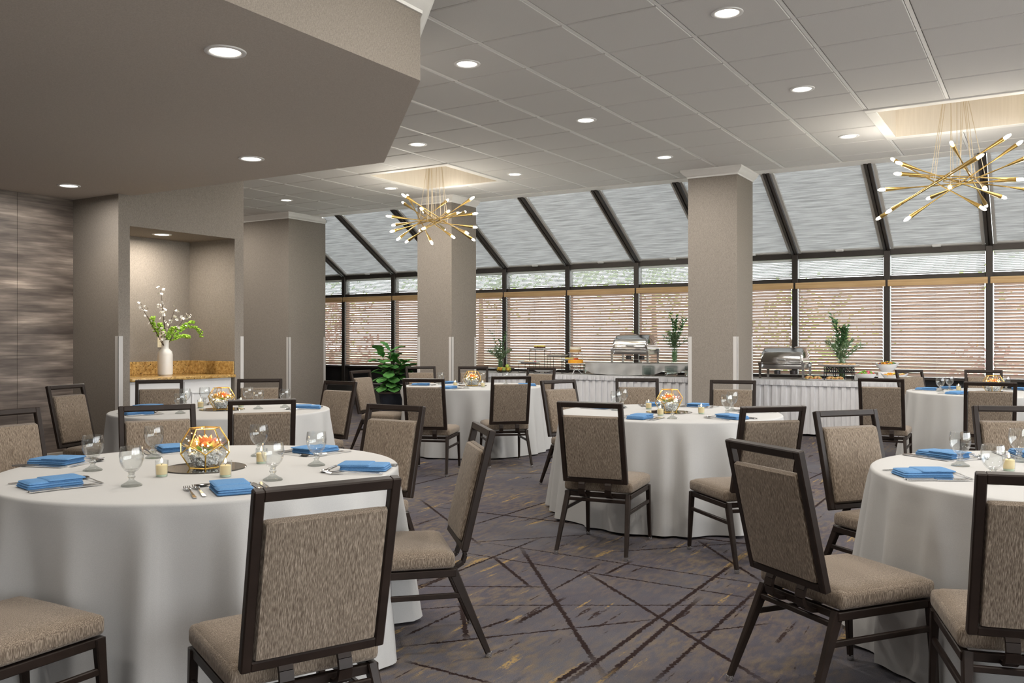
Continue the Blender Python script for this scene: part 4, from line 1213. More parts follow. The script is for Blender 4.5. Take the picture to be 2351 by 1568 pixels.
# ------------------------------------------------------------------ chandeliers
rodsL = [(-.631,.093,3.257,.456,-.199,2.669),(-.145,-.511,3.239,.255,.578,2.722),(-.602,.163,3.367,.236,-.386,2.586),(-.116,.461,3.301,-.149,-.622,2.638),(.625,.004,3.209,-.534,.051,2.691),(.016,.531,3.116,-.225,-.659,2.744),(-.386,-.536,2.972,.335,.505,2.887),(-.636,-.119,2.915,.611,.103,3.011),(.501,-.375,2.994,-.53,.357,2.88),(.195,-.529,2.765,.043,.673,3.147),(-.432,.313,3.138,.661,-.173,2.713),(.216,-.598,3.024,-.253,.576,2.901)]
rodsR = [(-.464,-.447,3.049,.417,.418,2.751),(-.494,-.317,2.964,.575,.366,2.913),(-.661,-.187,2.838,.568,.13,2.878),(-.603,.212,3.211,.28,-.409,2.544),(.012,-.502,3.178,.242,.657,2.714),(-.477,.18,3.037,.738,-.021,2.726),(.47,-.132,3.261,-.624,.038,2.639),(.561,.205,3.253,-.428,-.124,2.527),(.032,.683,3.149,.296,-.483,2.718),(.262,-.467,3.037,-.741,.175,2.593),(.646,-.308,3.016,-.296,.521,2.817),(-.08,.589,3.07,.009,-.633,2.734)]
def chandelier(x, y, rods, label):
    zc = sum(r[2]+r[5] for r in rods)/(2*len(rods))
    t = thing('chandelier', label, 'chandelier', (x, y, zc), 0, 'brass rod chandeliers')
    ZTOPC = HC+.36-zc
    q = MB(); q.lathe([(0,-.035),(.10,-.035),(.115,-.028),(.118,-.001),(0,-.001)], 32, 0, (0,0,ZTOPC)); q.build('ceiling_canopy', M['brass'], t, smooth=40)
    q = MB(); q.tube([(.105*math.cos(2*PI*k/24), .105*math.sin(2*PI*k/24), .0) for k in range(24)], .006, 6, closed=True); q.build('hub_ring', M['brass'], t, smooth=60)
    for i, r in enumerate(rods):
        a = Vector((r[0], r[1], r[2]-zc)); b = Vector((r[3], r[4], r[5]-zc)); d = (b-a).normalized()
        A = a + d*.045; B = b - d*.045
        q = MB(); q.tube([A, A+d*.010, A+d*.16, A+d*.24, B-d*.24, B-d*.16, B-d*.010, B], [.0225,.0215,.0125,.0070,.0070,.0125,.0215,.0225], 10)
        rd = q.build('rod', M['brass'], t, smooth=50)
        for e, sg in ((A, -1), (B, 1)):
            q = MB(); u = d*sg
            q.tube([e, e+u*.010, e+u*.030, e+u*.050, e+u*.066, e+u*.074], [.012,.015,.0170,.0155,.009,.001], 8); q.build('bulb', M['bulb'], rd, smooth=60)
        # suspension cable to the nearest point of the rod
        m_ = (a+b)/2; an = 2*PI*i/len(rods)
        p = Vector((m_.x+.13*math.cos(an), m_.y+.13*math.sin(an), 0)); s_ = max(-.5, min(.5, (p-m_).dot(d))); p = m_ + d*s_
        an = math.atan2(p.y, p.x); q = MB(); q.tube([p, (.085*math.cos(an), .085*math.sin(an), ZTOPC-.03)], .0028, 5); q.build('cable', M['cable'], t)
    for i, r in enumerate(rods):
        e = Vector(r[:3]) if i % 2 else Vector(r[3:])
        e = e - Vector((0, 0, zc)); e = e*1.06
        ld = bpy.data.lights.new('glow', 'POINT'); ld.energy = CHAND_W/len(rods); ld.color = (1, .93, .82); ld.shadow_soft_size = .05
        lo = bpy.data.objects.new('glow', ld); COL.objects.link(lo); lo.parent = t; lo.location = e
    return t
chandelier(-7.191, 9.765, rodsL, 'brass rod chandelier with glowing tips in front of the left column')
chandelier(-.792, 9.765, rodsR, 'brass rod chandelier with glowing tips at the upper right')

# ------------------------------------------------------------------ buffets
BZ = .762; BY0, BY1 = 12.28, 13.02
def pleated(x0, x1, y0, y1, z0, z1, pitch, dep, rnd):
    """box-pleated skirt along the front and both ends"""
    path = []
    def run(a, b):
        a = Vector(a); b = Vector(b); L = (b-a).length; t = (b-a)/L; nrm = Vector((t.y, -t.x)); u = 0; out = []
        while u < L-.01:
            p = pitch*rnd.uniform(.8, 1.2)
            for f, o in ((0, 0), (.46, .0), (.52, -dep), (.94, -dep*.7)):
                if u+f*p < L: out.append(a + t*(u+f*p) + nrm*o)
            u += p
        out.append(b); return out
    path = run((x0, y1), (x0, y0)) + run((x0, y0), (x1, y0)) + run((x1, y0), (x1, y1))
    q = MB(); n = len(path); zs = [z1, z1-(z1-z0)*.15, z1-(z1-z0)*.5, z0]
    vs = []
    for iz, z in enumerate(zs):
        for i, p in enumerate(path):
            w = .014*math.sin(i*1.7)*(z1-z)/max(.01, z1-z0)
            vs.append((p.x + w*.3, p.y - abs(w), z))
    fs = [(k*n+i, (k+1)*n+i, (k+1)*n+i+1, k*n+i+1) for k in range(len(zs)-1) for i in range(n-1)]
    return q.add(vs, fs)
def buffet(x0, x1, label, seed):
    rnd = random.Random(seed)
    t = thing('buffet_table', label, 'table', ((x0+x1)/2, (BY0+BY1)/2, 0), 0, 'skirted buffet tables')
    cx_, cy_ = t.location.x, t.location.y; L = (x1-x0)/2; D = (BY1-BY0)/2
    q = MB(); q.cbox((-L, -D, BZ-.014), (L, D, BZ), .006, 2); q.build('top_cloth', M['cloth'], t, smooth=40)
    pleated(-L, L, -D, D, .03, BZ-.07, .115, .022, rnd).build('pleated_skirt', M['skirt'], t)
    q = pleated(-L-.004, L+.004, -D-.006, D, BZ-.078, BZ-.006, .012, .005, rnd); q.build('shirred_band', M['skirt'], t)
    for sx in (-1, 1):
        for sy in (-1, 1):
            q = MB(); q.tube([(sx*(L-.15), sy*(D-.1), 0), (sx*(L-.15), sy*(D-.1), BZ-.015)], .014, 8); q.build('leg', M['steel2'], t)
buffet(-8.60, -4.22, 'long skirted buffet table under the windows left of the right column', 1)
buffet(-4.05, -1.55, 'skirted buffet table under the windows right of the right column', 2)

# riser: draped board on glass blocks
RZ = .945; rx0, rx1 = -6.30, -4.30
t = thing('draped_riser', 'raised board draped with white cloth on the left buffet', 'riser', ((rx0+rx1)/2, 12.68, 0), 0)
q = MB(); L = (rx1-rx0)/2; D = .31; pts = []
for k in range(13):
    a = PI/2 + PI*k/12; pts.append((-L+.25+.25*math.cos(a), D*math.sin(a)))
pts += [(L, -D), (L, D)]
n = len(pts)
q.add([(x, y, RZ-.02) for x, y in pts]+[(x, y, RZ) for x, y in pts], [tuple(range(n, 2*n)), tuple(reversed(range(n)))]+[(i, (i+1) % n, n+(i+1) % n, n+i) for i in range(n)])
q.build('board', M['cloth'], t)
q = MB(); rnd = random.Random(6); nn = 90; rows = 7; vs = []
for r in range(rows):
    u = r/(rows-1)
    for i in range(nn+1):
        s_ = i/nn
        if s_ < .18: a = PI - .2 + (PI/2+.2)*(s_/.18); x = -L+.25+.25*math.cos(a); y = D*math.sin(a)
        else: x = -L+.25 + (2*L-.25)*((s_-.18)/.82); y = -D
        kn = ((0,.12),(.08,.45),(.18,.92),(.30,.98),(.46,1.0),(.57,.94),(.66,.88),(.75,.50),(.84,.72),(.93,.25),(1,.12))
        for (s0, d0), (s1, d1) in zip(kn, kn[1:]):
            if s0 <= s_ <= s1: swag = (RZ-BZ-.004)*(d0+(d1-d0)*(s_-s0)/(s1-s0)); break
        fold = (.022*math.sin(i*.75+1.2*math.sin(i*.11)) + .012*math.sin(i*.31+u*5))*u
        vs.append((x + fold*.4, y - .012 - .012*u - fold, RZ+.001 - swag*u))
q.add(vs, [(r*(nn+1)+i, r*(nn+1)+i+1, (r+1)*(nn+1)+i+1, (r+1)*(nn+1)+i) for r in range(rows-1) for i in range(nn)])
q.build('swagged_cloth', M['cloth'], t, smooth=70)
for i, (x, w) in enumerate(((-6.22, 'left end of the draped riser'), (-5.12, 'front of the draped riser, below the chafing dish'), (-4.76, 'front right of the draped riser, second from the column'), (-4.45, 'draped riser right beside the column'))):
    yb = 12.335 if i else 12.56
    t = thing('glass_block', 'square clear glass block under the %s' % w, 'glass block', (x, yb, BZ+.0005), 0, 'glass blocks')
    q = MB(); q.cbox((-.09,-.04,0), (.09,.04,.16), .012, 2); q.build('block', M['glassblock'], t, smooth=40)
    q = MB(); q.cbox((-.055,-.0435,.035), (.055,-.0395,.125), .003, 1); q.build('pressed_panel', M['glassblock'], t)

# chafing dishes
def chafing(x, y, z, rz, label):
    t = thing('chafing_dish', label, 'chafing dish', (x, y, z), rz, 'roll top chafing dishes')
    L, D = .29, .205; z0 = .215
    # roll top lid: half barrel with soft shoulders and flat-ish ends
    q = MB(); n = 20; secs = [(-L, .80), (-L+.012, .93), (-L+.045, 1.0), (L-.045, 1.0), (L-.012, .93), (L, .80)]; vs = []
    for xx, s_ in secs:
        for k in range(n+1):
            a = PI*k/n; vs.append((xx, -math.cos(a)*D*(.94+.06*s_), z0+.012 + (math.sin(a)**.8)*.225*s_))
    m1 = n+1; fs = [(i*m1+k, (i+1)*m1+k, (i+1)*m1+k+1, i*m1+k+1) for i in range(len(secs)-1) for k in range(n)]
    fs += [tuple(range(n+1)), tuple(reversed(range((len(secs)-1)*m1, len(secs)*m1)))]
    q.add(vs, fs); lid = q.build('roll_top_lid', M['steel'], t, smooth=50)
    q = MB(); q.tube([(-.05,-D-.004,z0+.05),(-.05,-D-.03,z0+.056),(.05,-D-.03,z0+.056),(.05,-D-.004,z0+.05)], .007, 8); q.build('handle', M['steel2'], lid, smooth=50)
    q = MB(); q.cbox((-L-.012,-D-.012,z0-.012), (L+.012,D+.012,z0+.012), .006, 2); q.build('rim', M['steel'], t, smooth=40)
    q = MB(); q.cbox((-L+.01,-D+.005,z0-.075), (L-.01,D-.005,z0-.010), .012, 2); q.build('water_pan', M['steel2'], t, smooth=40)
    for sx in (-1, 1):
        for sy in (-1, 1):
            q = MB(); X, Y = sx*(L+.006), sy*(D+.004)
            q.bar((X, Y, z0+.012), (X, Y, z0-.03), .055, .030, .040, .026, up=(0,1,0)); q.bar((X, Y, z0-.03), (X, Y, .0), .036, .026, .030, .022, up=(0,1,0))
            q.build('leg', M['steel'], t)
    q = MB(); q.box((-L, -.06, .055), (L, .06, .060)); q.build('fuel_shelf', M['steel2'], t)
    for xx in (-.11, .11):
        q = MB(); q.lathe([(0,.0605),(.042,.0605),(.043,.065),(.043,.112),(.036,.116),(0,.114)], 18, 0, (xx, 0, 0)); q.build('fuel_can', M['fuel'], t, smooth=40)
    return t
chafing(-5.48, 12.67, RZ+.001, 0, 'roll top steel chafing dish on the draped riser left of the right column')
chafing(-3.17, 12.62, BZ+.001, 0, 'roll top steel chafing dish on the buffet right of the right column')

# vases with greenery
def leaf(q, c, d, ln, wd, mi=0, droop=.0):
    d = d.normalized(); e = d.cross(Vector((0,0,1)))
    if e.length < .05: e = Vector((1,0,0))
    e.normalize(); up = e.cross(d)
    c = Vector(c)
    q.add([c, c+d*ln*.45+e*wd+up*wd*.3, c+d*ln-Vector((0,0,droop)), c+d*ln*.45-e*wd+up*wd*.3, c+d*ln*.5], [(0,1,4),(1,2,4),(2,3,4),(3,0,4)], mi)
def leafy_vase(x, y, z, s, label, label2, seed, olive):
    rnd = random.Random(seed)
    t = thing('glass_vase', label, 'vase', (x, y, z), 0, 'clear cylinder vases')
    q = MB(); q.lathe([(0,0),(.052*s,0),(.055*s,.004),(.055*s,.24*s),(.051*s,.24*s),(.050*s,.012),(0,.010)], 28); q.build('cylinder', M['glass'], t, smooth=40)
    t = thing('greenery', label2, 'greenery', (x, y, z), 0, 'cut greenery in vases')
    q = MB()
    for k in range(10):
        a = 2*PI*k/10; leaf(q, (.03*s*math.cos(a), .03*s*math.sin(a), .014), Vector((math.cos(a)*.06, math.sin(a)*.06, 1)), .21*s, .030*s)
    q.build('wrapping_leaf', M['leaf'], t, smooth=60)
    for k in range(22):
        a = rnd.uniform(0, 2*PI); sp = rnd.uniform(.35, 1.15)
        q = MB(); base = Vector((rnd.uniform(-.02,.02)*s, rnd.uniform(-.02,.02)*s, .20*s)); tip = Vector((math.cos(a)*.24*s*sp, math.sin(a)*.24*s*sp, (.52-.14*sp)*s))
        pts = spray(q, base, tip, (0, 0, .06*s), .003, .0012, 6)
        for i in range(1, 7):
            for g in range(5):
                d = Vector((math.cos(a)+rnd.gauss(0,.7), math.sin(a)+rnd.gauss(0,.7), .5+rnd.gauss(0,.4))); leaf(q, pts[i], d, rnd.uniform(.05,.09)*s, .0075*s)
        q.build('frond', M['fern'], t)
    for k in range(olive):
        a = rnd.uniform(0, 2*PI); sp = rnd.uniform(.0, .75)
        q = MB(); tip = Vector((math.cos(a)*.30*s*sp, math.sin(a)*.24*s*sp, rnd.uniform(.55, .78)*s))
        pts = spray(q, (0,0,.22*s), tip, (0, 0, .06*s), .0035, .0015, 9)
        for i in range(3, 10):
            for g in range(3):
                b = rnd.uniform(0, 2*PI); d = Vector((math.cos(b), math.sin(b), .8)); leaf(q, pts[i], d, rnd.uniform(.06,.09)*s, .015*s)
        q.build('branch', M['leaf'], t)
leafy_vase(-8.00, 12.75, BZ, .90, 'clear glass vase on the left buffet beside the fruit basket', 'small spray of greenery beside the left column', 21, 4)
leafy_vase(-4.83, 12.66, RZ+.001, 1.0, 'clear glass vase lined with leaves on the draped riser', 'tall spray of greenery on the draped riser', 22, 8)
leafy_vase(-2.44, 12.80, BZ, 1.18, 'clear glass vase behind the platter on the right buffet', 'tall olive branches and ferns behind the platter on the right buffet', 23, 9)

# ------------------------------------------------------------------ food
def square_plate(name, x, y, z, w, rz, label, group='square dessert plates'):
    def f():
        q = MB(); h = .5
        vs = []
        for s_, zz in ((.30, 0), (.36, .0), (.5, .022), (.5, .026), (.34, .006), (.0, .005)):
            for a, b in ((-1,-1),(1,-1),(1,1),(-1,1)): vs.append((a*s_*.28, b*s_*.28, zz))
        fs = [(3,2,1,0)] + [(r*4+i, r*4+(i+1) % 4, r*4+4+(i+1) % 4, r*4+4+i) for r in range(5) for i in range(4)]
        return q.add(vs, fs)
    o = put('square_plate', f, M['china'], label, 'plate', group, (x, y, z), rz, 20)
    return o
# wire display stand with three shelves at different heights
SX, SY = -7.0, 12.62
t = thing('wire_stand', 'black wire tiered display stand on the left buffet', 'stand', (SX, SY, BZ), 0)
def wire_shelf(x0, x1, y0, y1, h):
    q = MB(); r = .0042
    for y in (y0, y1): q.tube([(x0, y, 0), (x0, y, h), (x1, y, h), (x1, y, 0)], r, 6)
    for x in (x0, x1): q.tube([(x, y0, h), (x, y1, h)], r, 6); q.tube([(x, y0, .004), (x, y1, .004)], r, 6)
    return q
wire_shelf(-.36, -.08, .02, .22, .375).build('tall_shelf', M['wire'], t, smooth=60)
wire_shelf(-.40, -.12, -.26, -.06, .16).build('low_shelf', M['wire'], t, smooth=60)
wire_shelf(-.02, .24, .02, .22, .265).build('middle_shelf', M['wire'], t, smooth=60)
wire_shelf(.26, .48, .03, .22, .205).build('end_shelf', M['wire'], t, smooth=60)
def tilt(o, a): o.rotation_euler = (a, 0, o.rotation_euler[2]); return o
PL = [(-.22, .12, .380, 'top of the wire stand, holding dark cake'), (-.26, -.16, .165, 'low left shelf of the wire stand, holding pastries'), (.11, .12, .270, 'middle shelf of the wire stand, holding layered slices'),
      (.37, .12, .210, 'right shelf of the wire stand, holding lemon bars'), (.06, -.17, .03, 'table in front of the wire stand, holding yellow cakes')]
for x, y, z, lb in PL:
    square_plate('p', SX+x, SY+y, BZ+z+.001, .28, .05, 'square white plate on the %s' % lb)
def cake_row(cx_, cy_, z, n, w, d, h, mats, label, names, rnd, gap=.004):
    for i in range(n):
        x = cx_ + (i-(n-1)/2)*(w+gap)
        t = thing(names, label % (['first', 'second', 'third', 'fourth', 'fifth'][i]), 'cake', (x, cy_, z), rnd.uniform(-.12, .12))
        zz = 0
        for nm_, mt, hh in mats:
            q = MB(); q.cbox((-w/2, -d/2, zz), (w/2, d/2, zz+hh), min(.006, hh*.3), 2); q.build(nm_, M[mt], t, smooth=40); zz += hh
rnd = random.Random(17)
cake_row(SX-.22, SY+.12, BZ+.3865, 3, .060, .075, .05, [('base', 'brownie', .045), ('topping', 'custard', .018)], '%s chocolate cake from the left on the top plate', 'cake_slice', rnd)
cake_row(SX+.11, SY+.12, BZ+.2765, 3, .058, .070, .05, [('sponge', 'nuts', .018), ('filling', 'cream', .012), ('glaze', 'brownie', .010)], '%s layered slice from the left on the middle plate', 'cake_slice', rnd)
cake_row(SX+.37, SY+.12, BZ+.2165, 4, .050, .065, .05, [('base', 'cream', .016), ('topping', 'custard', .020)], '%s lemon bar from the left on the right plate', 'lemon_bar', rnd)
cake_row(SX+.06, SY-.17, BZ+.0365, 4, .048, .070, .05, [('sponge', 'custard', .042), ('icing', 'cream', .008)], '%s yellow cake from the left on the lowest plate', 'yellow_cake', rnd)
def berry_mesh():
    q = MB(); q.lathe([(0,0),(.011,.003),(.015,.012),(.010,.024),(0,.028)], 10); return q
for i, (x, y, z, lb) in enumerate(((SX+.0, SY-.235, BZ+.036, 'red strawberry in front of the yellow cakes'), (SX-.17, SY-.14, BZ+.172, 'left red berry beside the pastries'), (SX-.14, SY-.16, BZ+.172, 'right red berry beside the pastries'))):
    put('strawberry', berry_mesh, M['berry'], lb, 'berry', 'red berries', (x, y, z), i, 60)
def pastry_mesh():
    q = MB(); pts = [(-.030,0,.010),(-.018,.012,.014),(0,.016,.018),(.018,.012,.014),(.030,0,.010)]; q.tube(pts, [.006,.013,.016,.013,.006], 8); return q
for i, x in enumerate((-.33, -.285, -.24)):
    put('pastry', pastry_mesh, M['wrap'], '%s brown pastry from the left on the low left plate' % order[i], 'pastry', 'pastries', (SX+x, SY-.17+.02*i, BZ+.170), .4*i, 60)
# two tier cake stand
CX, CYY = -6.40, 12.44
t = thing('cake_stand', 'white wire two tier cake stand left of the draped riser', 'cake stand', (CX, CYY, BZ), 0)
for k in range(3):
    a = 2*PI*k/3+.5; q = MB(); q.tube([(.10*math.cos(a), .10*math.sin(a), .006), (.05*math.cos(a), .05*math.sin(a), .05), (.016*math.cos(a), .016*math.sin(a), .11), (.03*math.cos(a), .03*math.sin(a), .165)], .006, 6); q.build('leg', M['whitewire'], t, smooth=60)
q = MB(); q.lathe([(0,0),(.145,0),(.150,.006),(.146,.010),(0,.006)], 36, 0, (0,0,.165)); q.build('lower_plate', M['china'], t, smooth=40)
q = MB(); q.tube([(.06,.13,.17),(.06,.13,.30),(.0,.10,.335)], .005, 6); q.tube([(-.06,.13,.17),(-.06,.13,.30),(0,.10,.335)], .005, 6); q.build('upright', M['whitewire'], t, smooth=60)
q = MB(); q.lathe([(0,0),(.115,0),(.120,.006),(.116,.010),(0,.006)], 36, 0, (-.03,.06,.335)); q.build('upper_plate', M['china'], t, smooth=40)
t = thing('cheesecake', 'round orange glazed cheesecake on the lower tier of the cake stand', 'cake', (CX, CYY, BZ+.1762), 0)
q = MB(); q.lathe([(0,0),(.118,0),(.120,.006),(.120,.048),(.114,.054),(0,.054)], 36); q.build('cake', M['cheese'], t, smooth=40)
q = MB()
for k in range(5): q.sphere((.03*math.cos(k*1.3), .03*math.sin(k*1.3)+.02, .062), .013, 8, 5)
q.build('berry_topping', M['berry'], t, smooth=60)
t = thing('frosted_cake', 'frosted cake with nuts on the upper tier of the cake stand', 'cake', (CX-.03, CYY+.06, BZ+.3462), 0)
q = MB(); q.lathe([(0,0),(.090,0),(.092,.006),(.092,.045),(0,.045)], 32); q.build('nut_coating', M['nuts'], t, smooth=40)
q = MB(); q.lathe([(0,.045),(.093,.045),(.093,.072),(.086,.080),(0,.080)], 32); q.build('frosting', M['cream'], t, smooth=40)
# fruit basket
FX, FY = -7.72, 12.42
t = thing('wire_basket', 'black wire basket of fruit at the left of the buffet', 'basket', (FX, FY, BZ), 0)
for z, r in ((.006, .10), (.035, .125), (.065, .15)):
    q = MB(); q.tube([(r*1.15*math.cos(2*PI*k/24), r*math.sin(2*PI*k/24), z) for k in range(24)], .004, 6, closed=True); q.build('ring', M['wire'], t, smooth=60)
for k in range(14):
    a = 2*PI*k/14; q = MB(); q.tube([(.115*math.cos(a), .10*math.sin(a), .006), (.1725*math.cos(a), .15*math.sin(a), .065)], .003, 5); q.build('rib', M['wire'], t)
q = MB(); q.lathe([(0,.008),(.10,.008),(.10,.012),(0,.012)], 24, M=Matrix.Diagonal((1.15,1,1,1))); q.build('base', M['wire'], t)
fr = [(-.09,-.03,.05,'banana','yellow fruit at the left of the basket'), (-.03,-.06,.05,'orange','orange fruit at the front of the basket'), (.035,-.06,.05,'melon','green fruit at the front of the basket'), (.095,-.02,.05,'banana','yellow fruit at the right of the basket'), (0,.05,.05,'orange','orange fruit at the rear of the basket'), (.07,.05,.055,'melon','green fruit at the rear right of the basket'), (-.07,.05,.055,'melon','green fruit at the rear left of the basket'), (.06,0,.105,'melon','green pear on top of the basket')]
for x, y, z, mt, lb in fr:
    def fm():
        q = MB(); q.lathe([(0,-.032),(.018,-.030),(.032,-.012),(.034,.004),(.026,.024),(.012,.036),(0,.038)], 14); return q
    t = thing('fruit', lb, 'fruit', (FX+x, FY+y, BZ+z), 0, 'fruit in the wire basket')
    q = fm(); q.build('flesh', M[mt], t, smooth=60)
    q = MB(); q.tube([(0,0,.036),(.002,0,.046)], .0018, 5); q.build('stem', M['twig'], t)
# right buffet: platter on an ornate riser
PX, PY = -2.42, 12.50
t = thing('ornate_riser', 'black scrolled metal riser under the long platter', 'riser', (PX, PY, BZ), 0)
q = MB()
for y in (-.07, .07):
    for z in (.10, .175): q.tube([(-.18, y, z), (.18, y, z)], .006, 6)
q.build('rail', M['wire'], t)
for y in (-.07, .07):
    for x in (-.18, -.06, .06, .18):
        q = MB(); q.tube([(x, y, 0), (x, y, .175)], .006, 6); q.build('post', M['wire'], t)
    for k in range(7):
        c = (-.15+.05*k, y, .137); q = MB(); q.tube([(c[0]+.02*math.cos(a*PI/5), y, c[2]+.028*math.sin(a*PI/5)) for a in range(10)], .0055, 5, closed=True); q.build('scroll', M['wire'], t)
t = thing('serving_platter', 'long white serving platter on the black scrolled riser', 'platter', (PX, PY, BZ+.182), 0)
q = MB(); vs = []
for s_, zz in ((.6,0),(.7,0),(1,.026),(1,.032),(.76,.012),(0,.010)):
    for k in range(28):
        a = 2*PI*k/28; e = .5; cx_ = math.copysign(abs(math.cos(a))**e, math.cos(a)); sy_ = math.copysign(abs(math.sin(a))**e, math.sin(a)); vs.append((.27*s_*cx_, .125*s_*sy_, zz))
q.add(vs, [(r*28+k, r*28+(k+1) % 28, (r+1)*28+(k+1) % 28, (r+1)*28+k) for r in range(5) for k in range(28)] + [tuple(reversed(range(28)))]); q.build('dish', M['china'], t, smooth=40)
def bite_mesh():
    q = MB(); q.pillow(.05, .045, .028, .012, .004, 6, M=Matrix.Translation((0,0,.014))); return q
n = 0
for i in range(8):
    for j in range(3):
        n += 1; put('baked_bite', bite_mesh, M['nuts'], '%s brown baked bite from the left, %s row on the long platter' % (['first','second','third','fourth','fifth','sixth','seventh','eighth'][i], ['front','middle','rear'][j]), 'pastry', 'baked bites on the platter', (PX-.182+i*.052, PY-.052+j*.052, BZ+.1985), rnd.uniform(-.2,.2), 60)
def white_box():
    q = MB(); q.cbox((-.06,-.075,0), (.06,.075,.075), .012, 2); return q
tag(white_box().build('covered_dish', M['china'], smooth=40, loc=(-2.165, 12.56, BZ+.001)), 'low white rectangular dish to the right of the scrolled riser', 'dish')
# wrap plates
for kx, (px_, side_) in enumerate(((-2.72, 'left'), (-2.44, 'right'))):
    py_ = 12.335 if kx == 0 else 12.335
    def oval():
        q = MB(); vs = []
        for s_, zz in ((.6,0),(.7,0),(1,.010),(1,.014),(.72,.004),(0,.004)):
            for k in range(28):
                a = 2*PI*k/28; vs.append((.135*s_*math.cos(a), .05*s_*math.sin(a), zz))
        return q.add(vs, [(r*28+k, r*28+(k+1) % 28, (r+1)*28+(k+1) % 28, (r+1)*28+k) for r in range(5) for k in range(28)] + [tuple(reversed(range(28)))])
    put('oval_plate', oval, M['china'], 'oval white plate of wraps on the buffet edge, %s one' % side_, 'plate', 'plates of wraps', (px_, py_, BZ+.001), 0, 40)
    for i in range(4):
        t = thing('wrap_half', '%s toasted wrap from the left on the %s oval plate' % (['first', 'second', 'third', 'fourth'][i], side_), 'wrap', (px_-.078+.052*i, py_, BZ+.008), .5 if i % 2 else -.4, 'toasted wrap halves')
        q = MB(); q.tube([(0,-.03,.021),(0,.03,.030)], [.021,.019], 12, cap=True); q.build('tortilla', M['wrap'], t, smooth=50)
        q = MB()
        for g in range(9): q.sphere((rnd.uniform(-.013,.013), -.033, .021+rnd.uniform(-.013,.013)), .006, 6, 4, mi=g % 3)
        q.build('filling', [M['green'], M['nuts'], M['berry']], t)
# salad bowls
def bowl(x, y, z, rx, ry, h, label, lab2, mats, boat=0.0, seed=1):
    rn = random.Random(seed)
    t = thing('salad_bowl', label, 'bowl', (x, y, z), 0, 'white salad bowls')
    q = MB(); vs = []; n = 32
    pr = ((.35,0),(.42,0),(.72,.35),(.93,.75),(1,1),(.97,1.0),(.88,.72),(.66,.34),(.35,.12),(0,.10))
    for s_, zz in pr:
        for k in range(n):
            a = 2*PI*k/n; vs.append((rx*s_*math.cos(a), ry*s_*math.sin(a), h*(zz + boat*zz*math.cos(a)**4)))
    q.add(vs, [(r*n+k, r*n+(k+1) % n, (r+1)*n+(k+1) % n, (r+1)*n+k) for r in range(len(pr)-1) for k in range(n)] + [tuple(reversed(range(n)))]); q.build('shell', M['china'], t, smooth=50)
    q = MB()
    for k in range(150):
        a = rn.uniform(0, 2*PI); r = math.sqrt(rn.uniform(0,1))*.86; zz = h*(.82 + .55*(1-r*r)*rn.uniform(.7,1))
        s_ = rn.uniform(.010,.019); mi = rn.randrange(len(mats))
        if lab2 and rn.random() < .5: mi = 0 if math.cos(a) < .2 else mi
        q.sphere((rx*r*math.cos(a), ry*r*math.sin(a), zz), s_, 6, 4, mi, (1, rn.uniform(.5,1.2), rn.uniform(.35,.8)), Matrix.Rotation(rn.uniform(0,3), 4, 'Z'))
    o = q.build('salad', [M[c] for c in mats], None, smooth=50, loc=(x, y, z), kind='stuff')
    tag(o, lab2, 'salad', 'heaped salads')
bowl(-2.06, 12.36, BZ+.001, .135, .10, .10, 'round white salad bowl at the front of the right buffet', 'green salad with pink radish in the round front bowl', ('green','pinkveg','melon','green','berry'), 0, 1)
bowl(-1.72, 12.46, BZ+.001, .17, .11, .085, 'wide boat shaped white bowl at the right end of the buffet', 'orange and beige pasta salad in the wide boat shaped bowl', ('cheese','cream','berry','nuts','custard'), .35, 2)
t = thing('bowl_riser', 'low white block lifting the rear salad bowl', 'riser', (-1.86, 12.80, BZ+.001), 0)
q = MB(); q.cbox((-.10,-.09,0), (.10,.09,.115), .006, 1); q.build('block', M['china'], t)
bowl(-1.86, 12.80, BZ+.1175, .155, .12, .10, 'raised boat shaped white bowl behind the others on the right buffet', 'carrot and purple cabbage salad in the raised rear bowl', ('carrot','green','purple','carrot','leaf'), .30, 3)
# serving tools lying by the dishes
def tongs():
    q = MB(); q.bar((-.14,0,.004),(.10,.012,.004),.012,.003); q.bar((-.14,0,.010),(.10,-.012,.010),.012,.003); return q
put('serving_tongs', tongs, M['steel'], 'steel tongs lying in front of the raised chafing dish', 'tongs', 'serving tongs', (-5.35, 12.42, RZ+.002), .4)
put('serving_tongs', tongs, M['steel'], 'steel tongs lying in front of the right chafing dish', 'tongs', 'serving tongs', (-2.90, 12.34, BZ+.001), -.3)
put('serving_tongs', tongs, M['steel'], 'steel tongs lying left of the cake stand', 'tongs', 'serving tongs', (-6.68, 12.36, BZ+.001), .2)

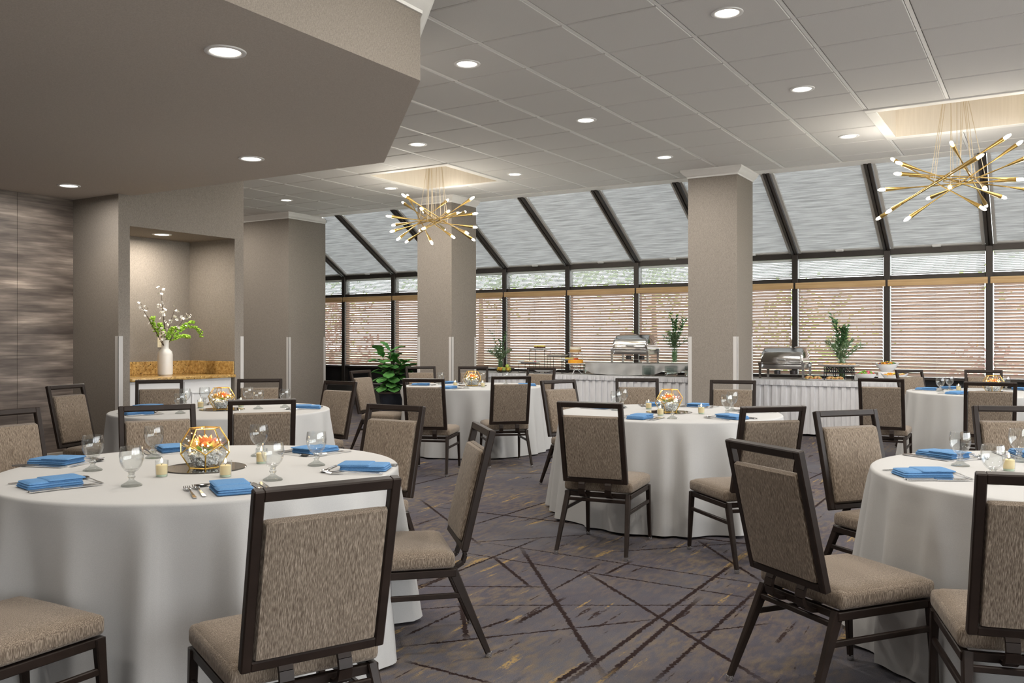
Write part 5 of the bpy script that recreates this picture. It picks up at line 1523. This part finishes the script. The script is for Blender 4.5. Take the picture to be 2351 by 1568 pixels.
# ------------------------------------------------------------------ potted fig
rnd = random.Random(31)
t = thing('potted_fig', 'broad leaved fig plant in a dark glazed pot by the left windows', 'plant', (-9.80, 12.05, 0), 0)
q = MB(); q.lathe([(0,0),(.17,0),(.185,.02),(.225,.36),(.235,.36),(.240,.375),(.240,.41),(.232,.415),(.215,.41),(.20,.33),(0,.32)], 36); q.build('pot', M['pot'], t, smooth=40)
q = MB(); q.lathe([(.241,.372),(.246,.376),(.246,.408),(.241,.412)], 36); q.build('pot_rim', plain('brown_pot_rim', (.14,.11,.095), .4), t, smooth=40)
q = MB(); q.lathe([(0,.355),(.10,.352),(.206,.345)], 24); q.build('soil', M['soil'], t)
stems = []
for k in range(4):
    a = k*1.6+.4; q = MB(); pts = spray(q, (.03*math.cos(a), .03*math.sin(a), .34), (.16*math.cos(a), .16*math.sin(a), rnd.uniform(.85, 1.20)), (.02, 0, .1), .011, .006, 8); q.build('stem', M['bark'], t, smooth=60); stems.append(pts)
def figleaf(c, d, s):
    d = d.normalized(); e = d.cross(Vector((0,0,1)))
    if e.length < .05: e = Vector((1,0,0))
    e.normalize(); up = e.cross(d).normalized()
    q = MB(); out = [(0,0),(.10,.08),(.28,.20),(.42,.19),(.52,.20),(.74,.34),(.90,.26),(1.0,.0)]
    vs = []; c = Vector(c)
    for u, w in out:
        bend = -.30*u*u; wav = .04*math.sin(u*14)
        for sgn in (-1, 0, 1):
            vs.append(c + d*s*u + e*s*w*sgn + up*s*(bend + (.10*abs(sgn)*w/.34 if sgn else 0) + wav*abs(sgn)))
    fs = []
    for i in range(len(out)-1):
        for j in range(2): fs.append((i*3+j, i*3+j+1, i*3+3+j+1, i*3+3+j))
    return q.add(vs, fs)
for si, pts in enumerate(stems):
    for i in range(2, 9):
        for g in range(2):
            a = rnd.uniform(0, 2*PI); d = Vector((math.cos(a), math.sin(a), rnd.uniform(-.15, .75) + (.8 if i == 8 else 0)))
            figleaf(pts[i], d, rnd.uniform(.24, .36)).build('leaf', M['figleaf'], t, smooth=80)
for k in range(16):
    a = 2*PI*k/8; figleaf((.05*math.cos(a), .05*math.sin(a), .50+.16*(k//8)), Vector((math.cos(a), math.sin(a), -.05)), .32).build('leaf', M['figleaf'], t, smooth=80)
